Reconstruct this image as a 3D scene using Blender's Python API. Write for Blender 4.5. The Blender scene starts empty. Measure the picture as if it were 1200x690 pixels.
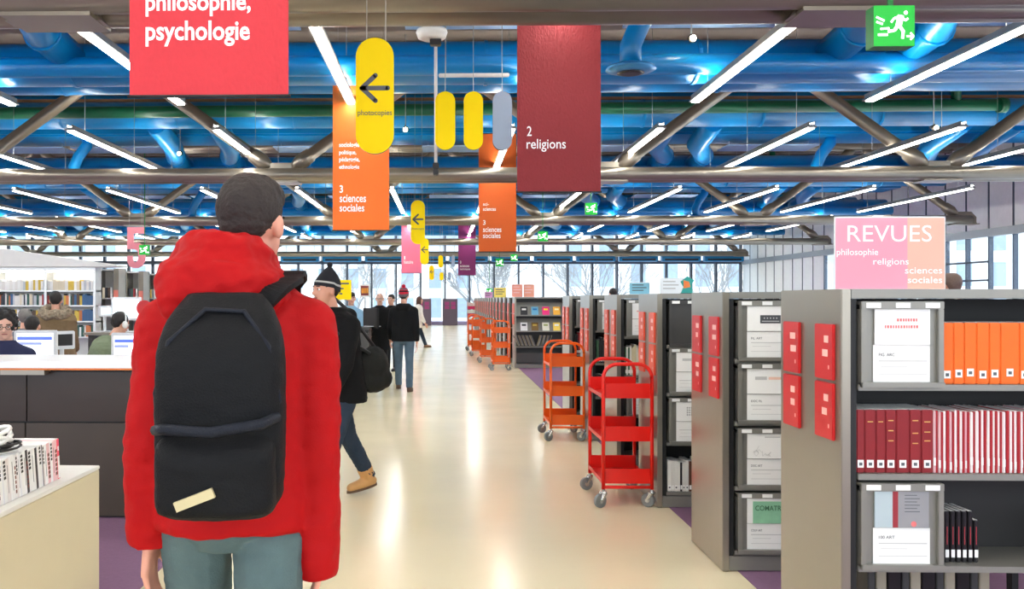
import bpy, bmesh, math, random
from mathutils import Vector, Matrix, noise as mnoise
random.seed(7)
SC = bpy.context.scene
COL = SC.collection
PI = math.pi

# ---------------------------------------------------------------- camera
FPX, CX, CY, HC, YAW = 1050.0, 498.0, 350.0, 1.5, math.radians(1.2)
cam = bpy.data.objects.new('camera', bpy.data.cameras.new('camera'))
COL.objects.link(cam)
cam.location = (0, 0, HC)
cam.rotation_euler = (PI / 2, 0, YAW)
cam.data.sensor_width = 36
cam.data.lens = 36 * FPX / 1200
cam.data.shift_x = (600 - CX) / 1200
cam.data.shift_y = (CY - 345) / 1200
cam.data.clip_end = 400
SC.camera = cam

# ---------------------------------------------------------------- world, exposure
w = bpy.data.worlds.new('overcast'); SC.world = w; w.use_nodes = True
nt = w.node_tree; nt.nodes.clear()
wo = nt.nodes.new('ShaderNodeOutputWorld'); bg = nt.nodes.new('ShaderNodeBackground')
tc = nt.nodes.new('ShaderNodeTexCoord'); sp = nt.nodes.new('ShaderNodeSeparateXYZ')
rp = nt.nodes.new('ShaderNodeValToRGB')
rp.color_ramp.elements[0].position = 0.35; rp.color_ramp.elements[0].color = (0.62, 0.68, 0.74, 1)
rp.color_ramp.elements[1].position = 0.75; rp.color_ramp.elements[1].color = (0.80, 0.90, 1.0, 1)
mp = nt.nodes.new('ShaderNodeMath'); mp.operation = 'MULTIPLY_ADD'; mp.inputs[1].default_value = 0.5; mp.inputs[2].default_value = 0.5
nt.links.new(tc.outputs['Generated'], sp.inputs[0]); nt.links.new(sp.outputs['Z'], mp.inputs[0])
nt.links.new(mp.outputs[0], rp.inputs[0]); nt.links.new(rp.outputs[0], bg.inputs[0])
bg.inputs[1].default_value = 1.35
nt.links.new(bg.outputs[0], wo.inputs[0])
SC.view_settings.view_transform = 'Standard'
SC.view_settings.look = 'None'
SC.view_settings.gamma = 1
SC.view_settings.use_curve_mapping = False
SC.view_settings.exposure = 1.5
LAMP = 12.0          # brightness of the fluorescent tubes
cy = SC.cycles
cy.use_denoising = True
cy.max_bounces = 7; cy.diffuse_bounces = 4; cy.glossy_bounces = 3; cy.transparent_max_bounces = 12
cy.sample_clamp_indirect = 6; cy.caustics_reflective = False; cy.caustics_refractive = False

# ---------------------------------------------------------------- helpers
def ray(px, py):
    a = (px - CX) / FPX
    return (a * math.cos(YAW) - math.sin(YAW), a * math.sin(YAW) + math.cos(YAW), (CY - py) / FPX)
def at(px, py, Y):
    r = ray(px, py); k = Y / r[1]
    return Vector((r[0] * k, Y, HC + r[2] * k))
def lin(c):
    return tuple((v / 255 / 12.92) if v / 255 <= .04045 else ((v / 255 + .055) / 1.055) ** 2.4 for v in c)
ORD = ['first', 'second', 'third', 'fourth', 'fifth', 'sixth', 'seventh', 'eighth', 'ninth', 'tenth', 'eleventh', 'twelfth',
       'thirteenth', 'fourteenth', 'fifteenth', 'sixteenth', 'seventeenth', 'eighteenth', 'nineteenth', 'twentieth']
TENS = ['', '', 'twenty', 'thirty', 'forty', 'fifty', 'sixty', 'seventy']
def od(i):
    if i < 20: return ORD[i]
    t, u = divmod(i + 1, 10)
    return (TENS[t][:-1] + 'ieth') if u == 0 else TENS[t] + '-' + ORD[u - 1]

MATS = {}
def M(name, col, rough=.5, metal=0, var=.06, scale=6, bump=0, bscale=60, emit=0, spec=.5, coat=0, srgb=True):
    if name in MATS: return MATS[name]
    c = lin(col) if srgb else col
    m = bpy.data.materials.new(name); m.use_nodes = True
    n = m.node_tree.nodes; l = m.node_tree.links; b = n['Principled BSDF']
    b.inputs['Roughness'].default_value = rough; b.inputs['Metallic'].default_value = metal
    b.inputs['Specular IOR Level'].default_value = spec
    if coat: b.inputs['Coat Weight'].default_value = coat; b.inputs['Coat Roughness'].default_value = .08
    t = n.new('ShaderNodeTexCoord')
    if var:
        nz = n.new('ShaderNodeTexNoise'); nz.inputs['Scale'].default_value = scale; nz.inputs['Detail'].default_value = 4
        mx = n.new('ShaderNodeMix'); mx.data_type = 'RGBA'
        mx.inputs[6].default_value = (*[v * (1 - var) for v in c], 1); mx.inputs[7].default_value = (*[min(1, v * (1 + var)) for v in c], 1)
        l.new(t.outputs['Object'], nz.inputs['Vector']); l.new(nz.outputs[0], mx.inputs[0]); l.new(mx.outputs[2], b.inputs['Base Color'])
    else:
        b.inputs['Base Color'].default_value = (*c, 1)
    if bump:
        n2 = n.new('ShaderNodeTexNoise'); n2.inputs['Scale'].default_value = bscale; n2.inputs['Detail'].default_value = 5
        bp = n.new('ShaderNodeBump'); bp.inputs['Strength'].default_value = bump; bp.inputs['Distance'].default_value = .01
        l.new(t.outputs['Object'], n2.inputs['Vector']); l.new(n2.outputs[0], bp.inputs['Height']); l.new(bp.outputs[0], b.inputs['Normal'])
    if emit:
        b.inputs['Emission Color'].default_value = (*c, 1); b.inputs['Emission Strength'].default_value = emit
    MATS[name] = m
    return m

def glass(name, tint=(.93, .97, 1), refl=.07):
    m = bpy.data.materials.new(name); m.use_nodes = True
    n = m.node_tree.nodes; l = m.node_tree.links; n.clear()
    o = n.new('ShaderNodeOutputMaterial'); t = n.new('ShaderNodeBsdfTransparent'); g = n.new('ShaderNodeBsdfGlossy')
    t.inputs[0].default_value = (*tint, 1); g.inputs['Roughness'].default_value = .02
    lw = n.new('ShaderNodeLayerWeight'); pw_ = n.new('ShaderNodeMath'); pw_.operation = 'POWER'; pw_.inputs[1].default_value = 4.5
    f = n.new('ShaderNodeMath'); f.operation = 'MULTIPLY_ADD'; f.inputs[1].default_value = .8; f.inputs[2].default_value = .03
    l.new(lw.outputs['Facing'], pw_.inputs[0]); l.new(pw_.outputs[0], f.inputs[0])
    k = n.new('ShaderNodeMixShader'); l.new(f.outputs[0], k.inputs[0]); l.new(t.outputs[0], k.inputs[1]); l.new(g.outputs[0], k.inputs[2])
    l.new(k.outputs[0], o.inputs[0]); return m

class MB:
    """collects shapes into one mesh"""
    def __init__(s): s.v = []; s.f = []; s.mi = []; s.cur = 0
    def add(s, vs, fs):
        b = len(s.v); s.v += [tuple(v) for v in vs]
        for f in fs: s.f.append(tuple(i + b for i in f)); s.mi.append(s.cur)
        return s
    def box(s, x0, x1, y0, y1, z0, z1):
        return s.add([(x0, y0, z0), (x1, y0, z0), (x1, y1, z0), (x0, y1, z0), (x0, y0, z1), (x1, y0, z1), (x1, y1, z1), (x0, y1, z1)],
                     [(0, 3, 2, 1), (4, 5, 6, 7), (0, 1, 5, 4), (1, 2, 6, 5), (2, 3, 7, 6), (3, 0, 4, 7)])
    def cbox(s, x0, x1, y0, y1, z0, z1, b=.004):
        bm = bmesh.new(); bmesh.ops.create_cube(bm, size=1)
        for v in bm.verts: v.co = ((x0 + x1) / 2 + v.co.x * (x1 - x0), (y0 + y1) / 2 + v.co.y * (y1 - y0), (z0 + z1) / 2 + v.co.z * (z1 - z0))
        bmesh.ops.bevel(bm, geom=bm.edges[:], offset=b, segments=2, affect='EDGES')
        bm.verts.index_update(); s.add([v.co[:] for v in bm.verts], [[v.index for v in f.verts] for f in bm.faces]); bm.free(); return s
    def tube(s, pts, r, n=10, caps=True, ry=None):
        pts = [Vector(p) for p in pts]; N = len(pts)
        rs = r if isinstance(r, (list, tuple)) else [r] * N
        up = None; vs = []; fs = []
        for i, p in enumerate(pts):
            t = (pts[min(i + 1, N - 1)] - pts[max(i - 1, 0)])
            t = t.normalized() if t.length > 1e-9 else Vector((0, 0, 1))
            if up is None:
                up = Vector((0, 0, 1)) if abs(t.z) < .9 else Vector((0, 1, 0))
            a = (up - t * up.dot(t)); a = a.normalized() if a.length > 1e-6 else t.orthogonal().normalized()
            up = a; b = t.cross(a)
            for k in range(n):
                q = 2 * PI * k / n
                vs.append(p + a * (rs[i] * math.cos(q)) + b * ((ry if ry else 1) * rs[i] * math.sin(q)))
        for i in range(N - 1):
            for k in range(n):
                k2 = (k + 1) % n; fs.append((i * n + k, i * n + k2, (i + 1) * n + k2, (i + 1) * n + k))
        if caps:
            fs.append(tuple(range(n))[::-1]); fs.append(tuple((N - 1) * n + k for k in range(n)))
        return s.add(vs, fs)
    def cap(s, p0, r0, p1, r1, n=10):
        p0 = Vector(p0); p1 = Vector(p1); d = (p1 - p0)
        L = d.length; d = d / L if L > 1e-6 else Vector((0, 0, 1))
        P = []; R = []
        for q in (-85, -60, -30): P.append(p0 + d * r0 * math.sin(math.radians(q))); R.append(r0 * math.cos(math.radians(q)))
        P.append(p0); R.append(r0); P.append(p1); R.append(r1)
        for q in (30, 60, 85): P.append(p1 + d * r1 * math.sin(math.radians(q))); R.append(r1 * math.cos(math.radians(q)))
        return s.tube(P, R, n)
    def ell(s, c, rx, ry, rz, n=14, m=9, R=None):
        vs = []; fs = []; c = Vector(c)
        for i in range(m + 1):
            th = PI * (i + .02) / (m + .04)
            for k in range(n):
                q = 2 * PI * k / n
                p = Vector((rx * math.sin(th) * math.cos(q), ry * math.sin(th) * math.sin(q), rz * math.cos(th)))
                if R is not None: p = R @ p
                vs.append(c + p)
        for i in range(m):
            for k in range(n):
                k2 = (k + 1) % n; fs.append((i * n + k, (i + 1) * n + k, (i + 1) * n + k2, i * n + k2))
        fs.append(tuple(range(n))); fs.append(tuple(m * n + k for k in range(n))[::-1])
        return s.add(vs, fs)
    def loft(s, rings, n=18):
        """rings: (x, y, z, rx, ry) horizontal ellipses, bottom to top"""
        vs = []; fs = []
        for (x, y, z, rx, ry) in rings:
            for k in range(n):
                q = 2 * PI * k / n
                vs.append((x + rx * math.cos(q), y + ry * math.sin(q), z))
        for i in range(len(rings) - 1):
            for k in range(n):
                k2 = (k + 1) % n; fs.append((i * n + k, i * n + k2, (i + 1) * n + k2, (i + 1) * n + k))
        fs.append(tuple(range(n))[::-1]); fs.append(tuple((len(rings) - 1) * n + k for k in range(n)))
        return s.add(vs, fs)
    def prism(s, outline, y0, y1):
        """outline in x,z counter-clockwise seen from -y, extruded along y"""
        n = len(outline)
        vs = [(x, y0, z) for x, z in outline] + [(x, y1, z) for x, z in outline]
        fs = [tuple(range(n)), tuple(range(2 * n - 1, n - 1, -1))]
        for k in range(n):
            k2 = (k + 1) % n; fs.append((k, n + k, n + k2, k2))
        return s.add(vs, fs)
    def mesh(s, name, mats, smooth=False):
        me = bpy.data.meshes.new(name); me.from_pydata(s.v, [], s.f)
        for m in (mats if isinstance(mats, (list, tuple)) else [mats]): me.materials.append(m)
        if any(s.mi): me.polygons.foreach_set('material_index', s.mi)
        if smooth:
            me.polygons.foreach_set('use_smooth', [len(f) <= 4 for f in s.f])
        me.update(); return me
    def build(s, name, mats, parent=None, smooth=False, loc=None):
        return ob(name, s.mesh(name, mats, smooth), parent, loc)
def ob(name, me, parent=None, loc=None):
    o = bpy.data.objects.new(name, me); COL.objects.link(o)
    if parent is not None: o.parent = parent
    if loc is not None: o.location = loc
    return o
def tag(o, label, cat, group=None):
    o['label'] = label; o['category'] = cat
    if group: o['group'] = group
    return o
def thing(name, label, cat, loc=(0, 0, 0), rz=0, group=None):
    o = bpy.data.objects.new(name, None); COL.objects.link(o); o.location = loc; o.rotation_euler = (0, 0, rz)
    o.empty_display_size = .05
    return tag(o, label, cat, group)
def struct(o): o['kind'] = 'structure'; return o
def copytree(o, parent=None, label=None):
    c = o.copy(); COL.objects.link(c)
    if parent is not None: c.parent = parent
    if label: c['label'] = label
    for ch in o.children: copytree(ch, c)
    return c
def rpill(x0, x1, z0, z1, r, n=8):
    pts = []
    for cx, cz, a0 in ((x1 - r, z0 + r, -90), (x1 - r, z1 - r, 0), (x0 + r, z1 - r, 90), (x0 + r, z0 + r, 180)):
        for k in range(n + 1):
            a = math.radians(a0 + 90 * k / n); pts.append((cx + r * math.cos(a), cz + r * math.sin(a)))
    return pts
def text(body, x0, zb, w, h, y, mat, parent, name='lettering', bold=.012, facing=None, depth=.001):
    """lettering filling x0..x0+w, zb..zb+h on a plane facing -y"""
    cu = bpy.data.curves.new('t', 'FONT'); cu.body = body; cu.size = 1; cu.offset = bold; cu.extrude = 0; cu.resolution_u = 3
    to = bpy.data.objects.new('t', cu)
    me = bpy.data.meshes.new_from_object(to); bpy.data.objects.remove(to); bpy.data.curves.remove(cu)
    xs = [v.co.x for v in me.vertices]; ys = [v.co.y for v in me.vertices]
    if not xs: return None
    ax, bx, ay, by = min(xs), max(xs), min(ys), max(ys)
    for v in me.vertices:
        v.co = (x0 + (v.co.x - ax) / (bx - ax) * w, y - depth, zb + (v.co.y - ay) / (by - ay) * h)
    me.materials.clear(); me.materials.append(mat); me.name = name
    return ob(name, me, parent)
def remesh(mb, vox, smooth=4, wr=0, wscale=.09):
    me = mb.mesh('tmp', []); o = bpy.data.objects.new('tmp', me); COL.objects.link(o)
    r = o.modifiers.new('r', 'REMESH'); r.mode = 'VOXEL'; r.voxel_size = vox
    if smooth:
        q = o.modifiers.new('s', 'SMOOTH'); q.iterations = smooth; q.factor = .5
    dg = bpy.context.evaluated_depsgraph_get(); dg.update()
    out = bpy.data.meshes.new_from_object(o.evaluated_get(dg))
    bpy.data.objects.remove(o); bpy.data.meshes.remove(me)
    if wr:
        ns = [v.normal.copy() for v in out.vertices]
        for v, nn in zip(out.vertices, ns):
            p = v.co
            k = mnoise.noise(Vector((p.x / wscale, p.y / wscale, p.z / wscale * .55))) + .5 * mnoise.noise(Vector((p.x, p.y, p.z * 1.7)) / (wscale * .4))
            v.co = p + nn * (wr * k)
    out.polygons.foreach_set('use_smooth', [True] * len(out.polygons))
    return out

# ---------------------------------------------------------------- materials
m_steel = M('truss_paint', (146, 137, 123), .32, .65, .08, 3)
m_blue = M('duct_blue', (0, 132, 196), .32, 0, .08, 2)
m_green = M('pipe_green', (6, 92, 60), .35, 0, .06)
m_ceil = M('ceiling_deck', (132, 122, 112), .8, 0, .12, 2)
m_tray = M('cable_tray', (150, 112, 80), .5, .4)
m_white = M('white_paint', (236, 236, 232), .45)
m_alu = M('aluminium', (205, 205, 202), .3, .7)
m_fix = M('fixture_grey', (150, 148, 144), .45, .3)
m_lamp = M('fluorescent', (255, 252, 244), .4, 0, 0, emit=LAMP)
m_spot = M('halogen', (255, 226, 170), .4, 0, 0, emit=40)
m_dark = M('black_plastic', (24, 24, 26), .45)
m_backp = M('back_panel_dark', (34, 32, 31), .6)
m_wire = M('steel_wire', (170, 170, 165), .4, .6)
m_grey = M('shelf_grey', (140, 138, 131), .36, .35, .05)
m_panel = M('end_panel_metal', (158, 151, 138), .28, .7, .04, 3)
m_dgrey = M('shelf_dark', (70, 69, 68), .45, .2)
m_black = M('shelf_black', (20, 19, 19), .5)
m_paper = M('paper', (240, 240, 238), .6, 0, .02)
m_tagw = M('tag_white', (244, 244, 242), .5, 0, 0)
m_redp = M('sign_red', (206, 32, 36), .35)
m_orgp = M('sign_orange', (226, 82, 50), .35)
m_text = M('print_white', (250, 250, 250), .6, 0, 0)
m_ink = M('print_grey', (88, 92, 98), .6, 0, 0)
m_lightink = M('print_pale', (196, 196, 196), .7, 0, 0)
m_redink = M('print_red', (228, 120, 120), .7, 0, 0)
m_pinkbar = M('plate_print', (248, 196, 190), .6, 0, 0)
m_purple = M('carpet_purple', (136, 102, 134), .9, 0, .12, 40, .4, 300)
m_mull = M('mullion', (78, 86, 98), .4, .4)
m_glass = glass('window_glass')
m_rubber = M('caster_rubber', (120, 122, 122), .5)
m_chrome = M('caster_steel', (190, 190, 188), .25, .8)

def banner_mat(name, col, rel=.35):
    m = M(name, col, .62, 0, .05, 30)
    n = m.node_tree.nodes; l = m.node_tree.links; b = n['Principled BSDF']
    t = n.new('ShaderNodeTexCoord'); mp = n.new('ShaderNodeMapping'); mp.inputs['Scale'].default_value = (22, 1, 11)
    v = n.new('ShaderNodeTexVoronoi'); v.feature = 'DISTANCE_TO_EDGE'; v.inputs['Scale'].default_value = 1.6
    bp = n.new('ShaderNodeBump'); bp.inputs['Strength'].default_value = rel; bp.inputs['Distance'].default_value = .01
    l.new(t.outputs['Object'], mp.inputs[0]); l.new(mp.outputs[0], v.inputs['Vector']); l.new(v.outputs[0], bp.inputs['Height'])
    l.new(bp.outputs[0], b.inputs['Normal']); return m

# ---------------------------------------------------------------- structure
XL, XR, YB, YF, ZC = -27.0, 17.5, -9.0, 53.0, 6.75
AL, AR = -1.57, 1.62
def floor_mat():
    m = M('floor_cream', (246, 233, 197), .17, 0, .05, .7, spec=.6)
    n = m.node_tree.nodes; l = m.node_tree.links; b = n['Principled BSDF']
    t = n.new('ShaderNodeTexCoord'); nz = n.new('ShaderNodeTexNoise'); nz.inputs['Scale'].default_value = 1.4; nz.inputs['Detail'].default_value = 3
    mr = n.new('ShaderNodeMapRange'); mr.inputs[3].default_value = .12; mr.inputs[4].default_value = .26
    l.new(t.outputs['Object'], nz.inputs['Vector']); l.new(nz.outputs[0], mr.inputs[0]); l.new(mr.outputs[0], b.inputs['Roughness'])
    bp = n.new('ShaderNodeBump'); bp.inputs['Strength'].default_value = .05; bp.inputs['Distance'].default_value = .01
    n2 = n.new('ShaderNodeTexNoise'); n2.inputs['Scale'].default_value = 5
    l.new(t.outputs['Object'], n2.inputs['Vector']); l.new(n2.outputs[0], bp.inputs['Height']); l.new(bp.outputs[0], b.inputs['Normal'])
    return m
struct(MB().box(XL, XR, YB, YF, -.3, 0).build('floor', floor_mat()))
struct(MB().box(AR, XR - .2, YB, 14.6, -.001, .004).box(AR, XR - .2, 14.6, YF - 6, -.001, .004).build('floor_carpet_right', m_purple))
struct(MB().box(XL + .2, AL, YB, 13.0, -.001, .004).box(XL + .2, -4.4, 13.0, 40, -.001, .004).build('floor_carpet_left', m_purple))
cl = struct(MB().box(XL, XR, YB, YF, ZC, ZC + .4).build('ceiling', m_ceil))
for i in range(0, 34):                       # deep ribs of the steel deck
    y = YB + .6 + i * 1.8
    MB().box(XL, XR, y, y + .22, ZC - .22, ZC).build('deck_rib', m_ceil, cl)
wl = struct(MB().box(XL - .3, XL, YB, YF, 0, ZC).build('wall_left', M('wall_white', (222, 224, 226), .7)))

# far glazed facade
def facade_far():
    o = struct(MB().box(XL, XR, YF, YF + .25, 0, .12).build('window_1', M('sill_lilac', (176, 160, 196), .5)))
    MB().box(XL, XR, YF - .05, YF + .25, 3.55, 3.75).build('transom', m_mull, o)
    MB().box(XL, XR, YF, YF + .2, 4.95, 5.05).build('transom', m_mull, o)
    mm = MB().box(-.05, .05, 0, .22, .12, ZC).box(-.11, -.08, .05, .12, .12, ZC).mesh('mullion', m_mull)
    pl = MB().box(.06, 1.39, .1, .12, .12, 3.55).mesh('pane', m_glass)
    pu = MB().box(.06, 1.39, .1, .12, 3.75, 4.95).mesh('pane', m_glass)
    pt = MB().box(.06, 1.39, .1, .12, 5.05, ZC).mesh('pane', m_glass)
    x = XR - .02 - 1.45 * 30
    for i in range(31):
        ob('mullion', mm, o, (x, YF, 0))
        if i < 30:
            for p in (pl, pu, pt): ob('pane', p, o, (x, YF, 0))
        x += 1.45
facade_far()
def facade_right():
    o = struct(MB().box(XR, XR + .25, YB, YF, 0, .12).build('window_2', m_white))
    MB().box(XR - .04, XR + .2, YB, YF, 3.5, 3.75).build('transom', M('transom_grey', (150, 156, 162), .4, .4), o)
    pm = M('facade_panel', (244, 245, 246), .5)
    mm = MB().box(.045, .2, -.025, .025, .12, ZC).mesh('mullion', m_mull)
    pg = MB().box(.08, .1, .05, 1.20, .12, 3.5).mesh('pane', m_glass)
    pw = MB().box(.06, .12, .05, 1.20, .12, 3.5).mesh('panel', pm)
    pu = MB().box(.06, .12, .05, 1.20, 3.75, ZC).mesh('panel', pm)
    rl = MB().box(.02, .14, .04, 1.21, -.03, .03).mesh('glazing_bar', m_mull)
    y = YF - 1.25; i = 0
    while y > YB:
        ob('mullion', mm, o, (XR, y, 0)); ob('panel', pu, o, (XR, y, 0))
        if i < 9: ob('panel', pw, o, (XR, y, 0))
        else:
            ob('pane', pg, o, (XR, y, 0))
            if i % 5 in (2, 3):
                for z in (1.5, 2.1, 2.7): ob('glazing_bar', rl, o, (XR, y, z))
        y -= 1.25; i += 1
facade_right()

# outside: ground, pale houses, bare trees
struct(MB().box(-150, 190, YF + 1, 240, -9.2, -9).build('ground', M('plaza', (215, 214, 210), .8)))
m_stone = M('pale_stone', (232, 230, 226), .8); m_winp = M('far_window', (150, 165, 180), .2)
for i, (x0, x1, y, h) in enumerate(((-60, -22, 100, 12), (-20, 8, 110, 9), (12, 40, 96, 13), (44, 85, 92, 12))):
    t = thing('building', ['pale stone building beyond the far glass, leftmost', 'pale lower building straight beyond the end of the aisle',
              'pale stone building beyond the far glass above the shelves', 'pale building beyond the right end of the far glass'][i], 'building', (x0, y, -9), 0, 'buildings outside')
    MB().box(0, x1 - x0, 0, 12, 0, h + 8).build('wall', m_stone, t)
    MB().prism([(-.4, h + 8), (x1 - x0 + .4, h + 8), (x1 - x0 - 3, h + 11), (3, h + 11)], -.3, 12).build('roof', M('zinc_roof', (170, 180, 192), .5), t)
    wm = MB().box(0, 1.5, -.12, .05, 0, 2.4).mesh('window', m_winp)
    k = 0
    for zi in range(int((h + 7) // 3.6)):
        for xi in range(int((x1 - x0 - 2) // 3.4)):
            ob('window', wm, t, (1.2 + xi * 3.4, 0, 1 + zi * 3.6))
def tree(x, y, H, label, seed):
    rnd = random.Random(seed); mb = MB()
    def grow(p, d, L, r, lev):
        q = p + d * L
        mb.tube([p, (p + q) / 2 + Vector((rnd.uniform(-.1, .1), rnd.uniform(-.1, .1), 0)) * L * .3, q], [r, r * .85, r * .7], 5, False)
        if lev == 0: return
        for k in range(3):
            a = rnd.uniform(0, 2 * PI); sp_ = rnd.uniform(.3, .75)
            nd = (d + Vector((math.cos(a) * sp_, math.sin(a) * sp_, rnd.uniform(-.1, .25)))).normalized()
            grow(q if k else p + d * L * .75, nd, L * rnd.uniform(.62, .8), r * .62, lev - 1)
    t = thing('bare_tree', label, 'tree', (x, y, -9), 0, 'bare trees outside')
    grow(Vector((0, 0, 0)), Vector((0, 0, 1)), H * .42, .22, 0)
    mb.build('trunk', M('bark_hazed', (150, 148, 146), .9), t, True); mb = MB()  # bark lightened: outdoor haze and overexposure are put into its colour
    for k in range(3):
        a = k * 2.1 + rnd.uniform(0, .6)
        grow(Vector((0, 0, H * .40)), Vector((math.cos(a) * .4, math.sin(a) * .4, 1)).normalized(), H * .2, .14, 5)
    mb.build('branches', MATS['bark_hazed'], t, True)
for i, (x, y, H, lb) in enumerate(((3.5, 66, 15, 'bare winter tree outside straight above the orange trolleys'), (13, 78, 16, 'bare winter tree outside above the grey display shelf'),
                               (-7, 76, 15, 'bare winter tree outside behind the walking people'), (22, 70, 15, 'bare winter tree outside near the right corner of the far glass'))):
    tree(x, y, H, lb, 11 + i)

# ---------------------------------------------------------------- roof trusses
TY = [7.7 + 10.77 * k for k in range(5)]
def truss():
    t = thing('roof_truss', 'x', 'truss', (0, TY[0], 0), 0, 'roof trusses')
    for dy in (-.19, .19):
        MB().tube([(XL + .3, dy, 4.04), (16.9, dy, 4.04)], .135, 16).build('bottom_chord', m_steel, t, True)
        MB().tube([(XL + .3, dy, 6.45), (17.3, dy, 6.45)], .15, 16).build('top_chord', m_steel, t, True)
    gm = MB().prism([(-.42, 3.885), (.42, 3.885), (.36, 3.95), (.36, 4.13), (.2, 4.3), (-.2, 4.3), (-.36, 4.13), (-.36, 3.95)], -.09, .09).box(-.38, .38, -.24, .24, 3.88, 3.915).mesh('gusset', m_steel)
    tm = MB().prism([(-.4, 6.28), (.4, 6.28), (.36, 6.5), (-.36, 6.5)], -.12, .12).mesh('gusset', m_steel)
    def diag(sx):
        a = Vector((.16 * sx, 0, 4.16)); b = Vector((3.35 * sx - .1 * sx, 0, 6.38)); d = (b - a).normalized()
        return MB().tube([a + d * .02, a + d * .30, a + d * .55, a + d * .56, b - d * .5, b - d * .25, b], [.07, .17, .15, .125, .125, .15, .07], 14).mesh('diagonal', m_steel, True)
    dm = {1: diag(1), -1: diag(-1)}
    k = -4
    for k in range(-4, 3):
        x = 3.35 + 6.7 * k
        if x > 17: continue
        ob('gusset', gm, t, (x, 0, 0)); ob('gusset', tm, t, (x + 3.35 if x < 13 else 16.8, 0, 0))
        for sx in (1, -1):
            if x + 3.35 * sx > 17.2: continue
            ob('diagonal', dm[sx], t, (x, 0, 0))
    return t
tr0 = truss()
TL = ['tubular roof truss nearest the camera across the top of the frame', 'second tubular steel roof truss from the camera', 'third tubular roof truss from the camera, behind the orange banner',
      'fourth tubular roof truss from the camera, deep in the hall', 'fifth and last tubular roof truss just before the far glass']
tr0['label'] = TL[0]
for k in range(1, 5):
    c = copytree(tr0, None, TL[k]); c.location.y = TY[k]

# ---------------------------------------------------------------- ducts and pipes
NTH = ['nearest', 'second', 'third', 'fourth', 'fifth']
def oval_duct(y, zb, h, wd, label, grp, flange):
    t = thing('air_duct', label, 'duct', (0, y, zb), 0, grp)
    x0 = XL + .4
    pts = [(wd / 2 * math.cos(a) if abs(math.cos(a)) > .99 else wd / 2 * math.cos(a), h / 2 + h / 2 * math.sin(a)) for a in [2 * PI * k / 20 for k in range(20)]]
    n = len(pts); xs = [x0, 17.0]
    vs = [(x, a, b) for x in xs for a, b in pts]
    fs = [(k, (k + 1) % n, n + (k + 1) % n, n + k) for k in range(n)] + [tuple(range(n))[::-1], tuple(range(n, 2 * n))]
    MB().add(vs, fs).build('duct_body', m_blue, t, True)
    fm = MB(); vs = [(x, a * 1.04, h / 2 + (b - h / 2) * 1.05) for x in (0, .05) for a, b in pts]
    fm.add(vs, [(k, (k + 1) % n, n + (k + 1) % n, n + k) for k in range(n)] + [tuple(range(n))[::-1], tuple(range(n, 2 * n))])
    f = fm.mesh('flange', m_blue, False); x = -24.2
    while x < 16.5: ob('flange', f, t, (x, 0, 0)); x += flange
    return t
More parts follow.
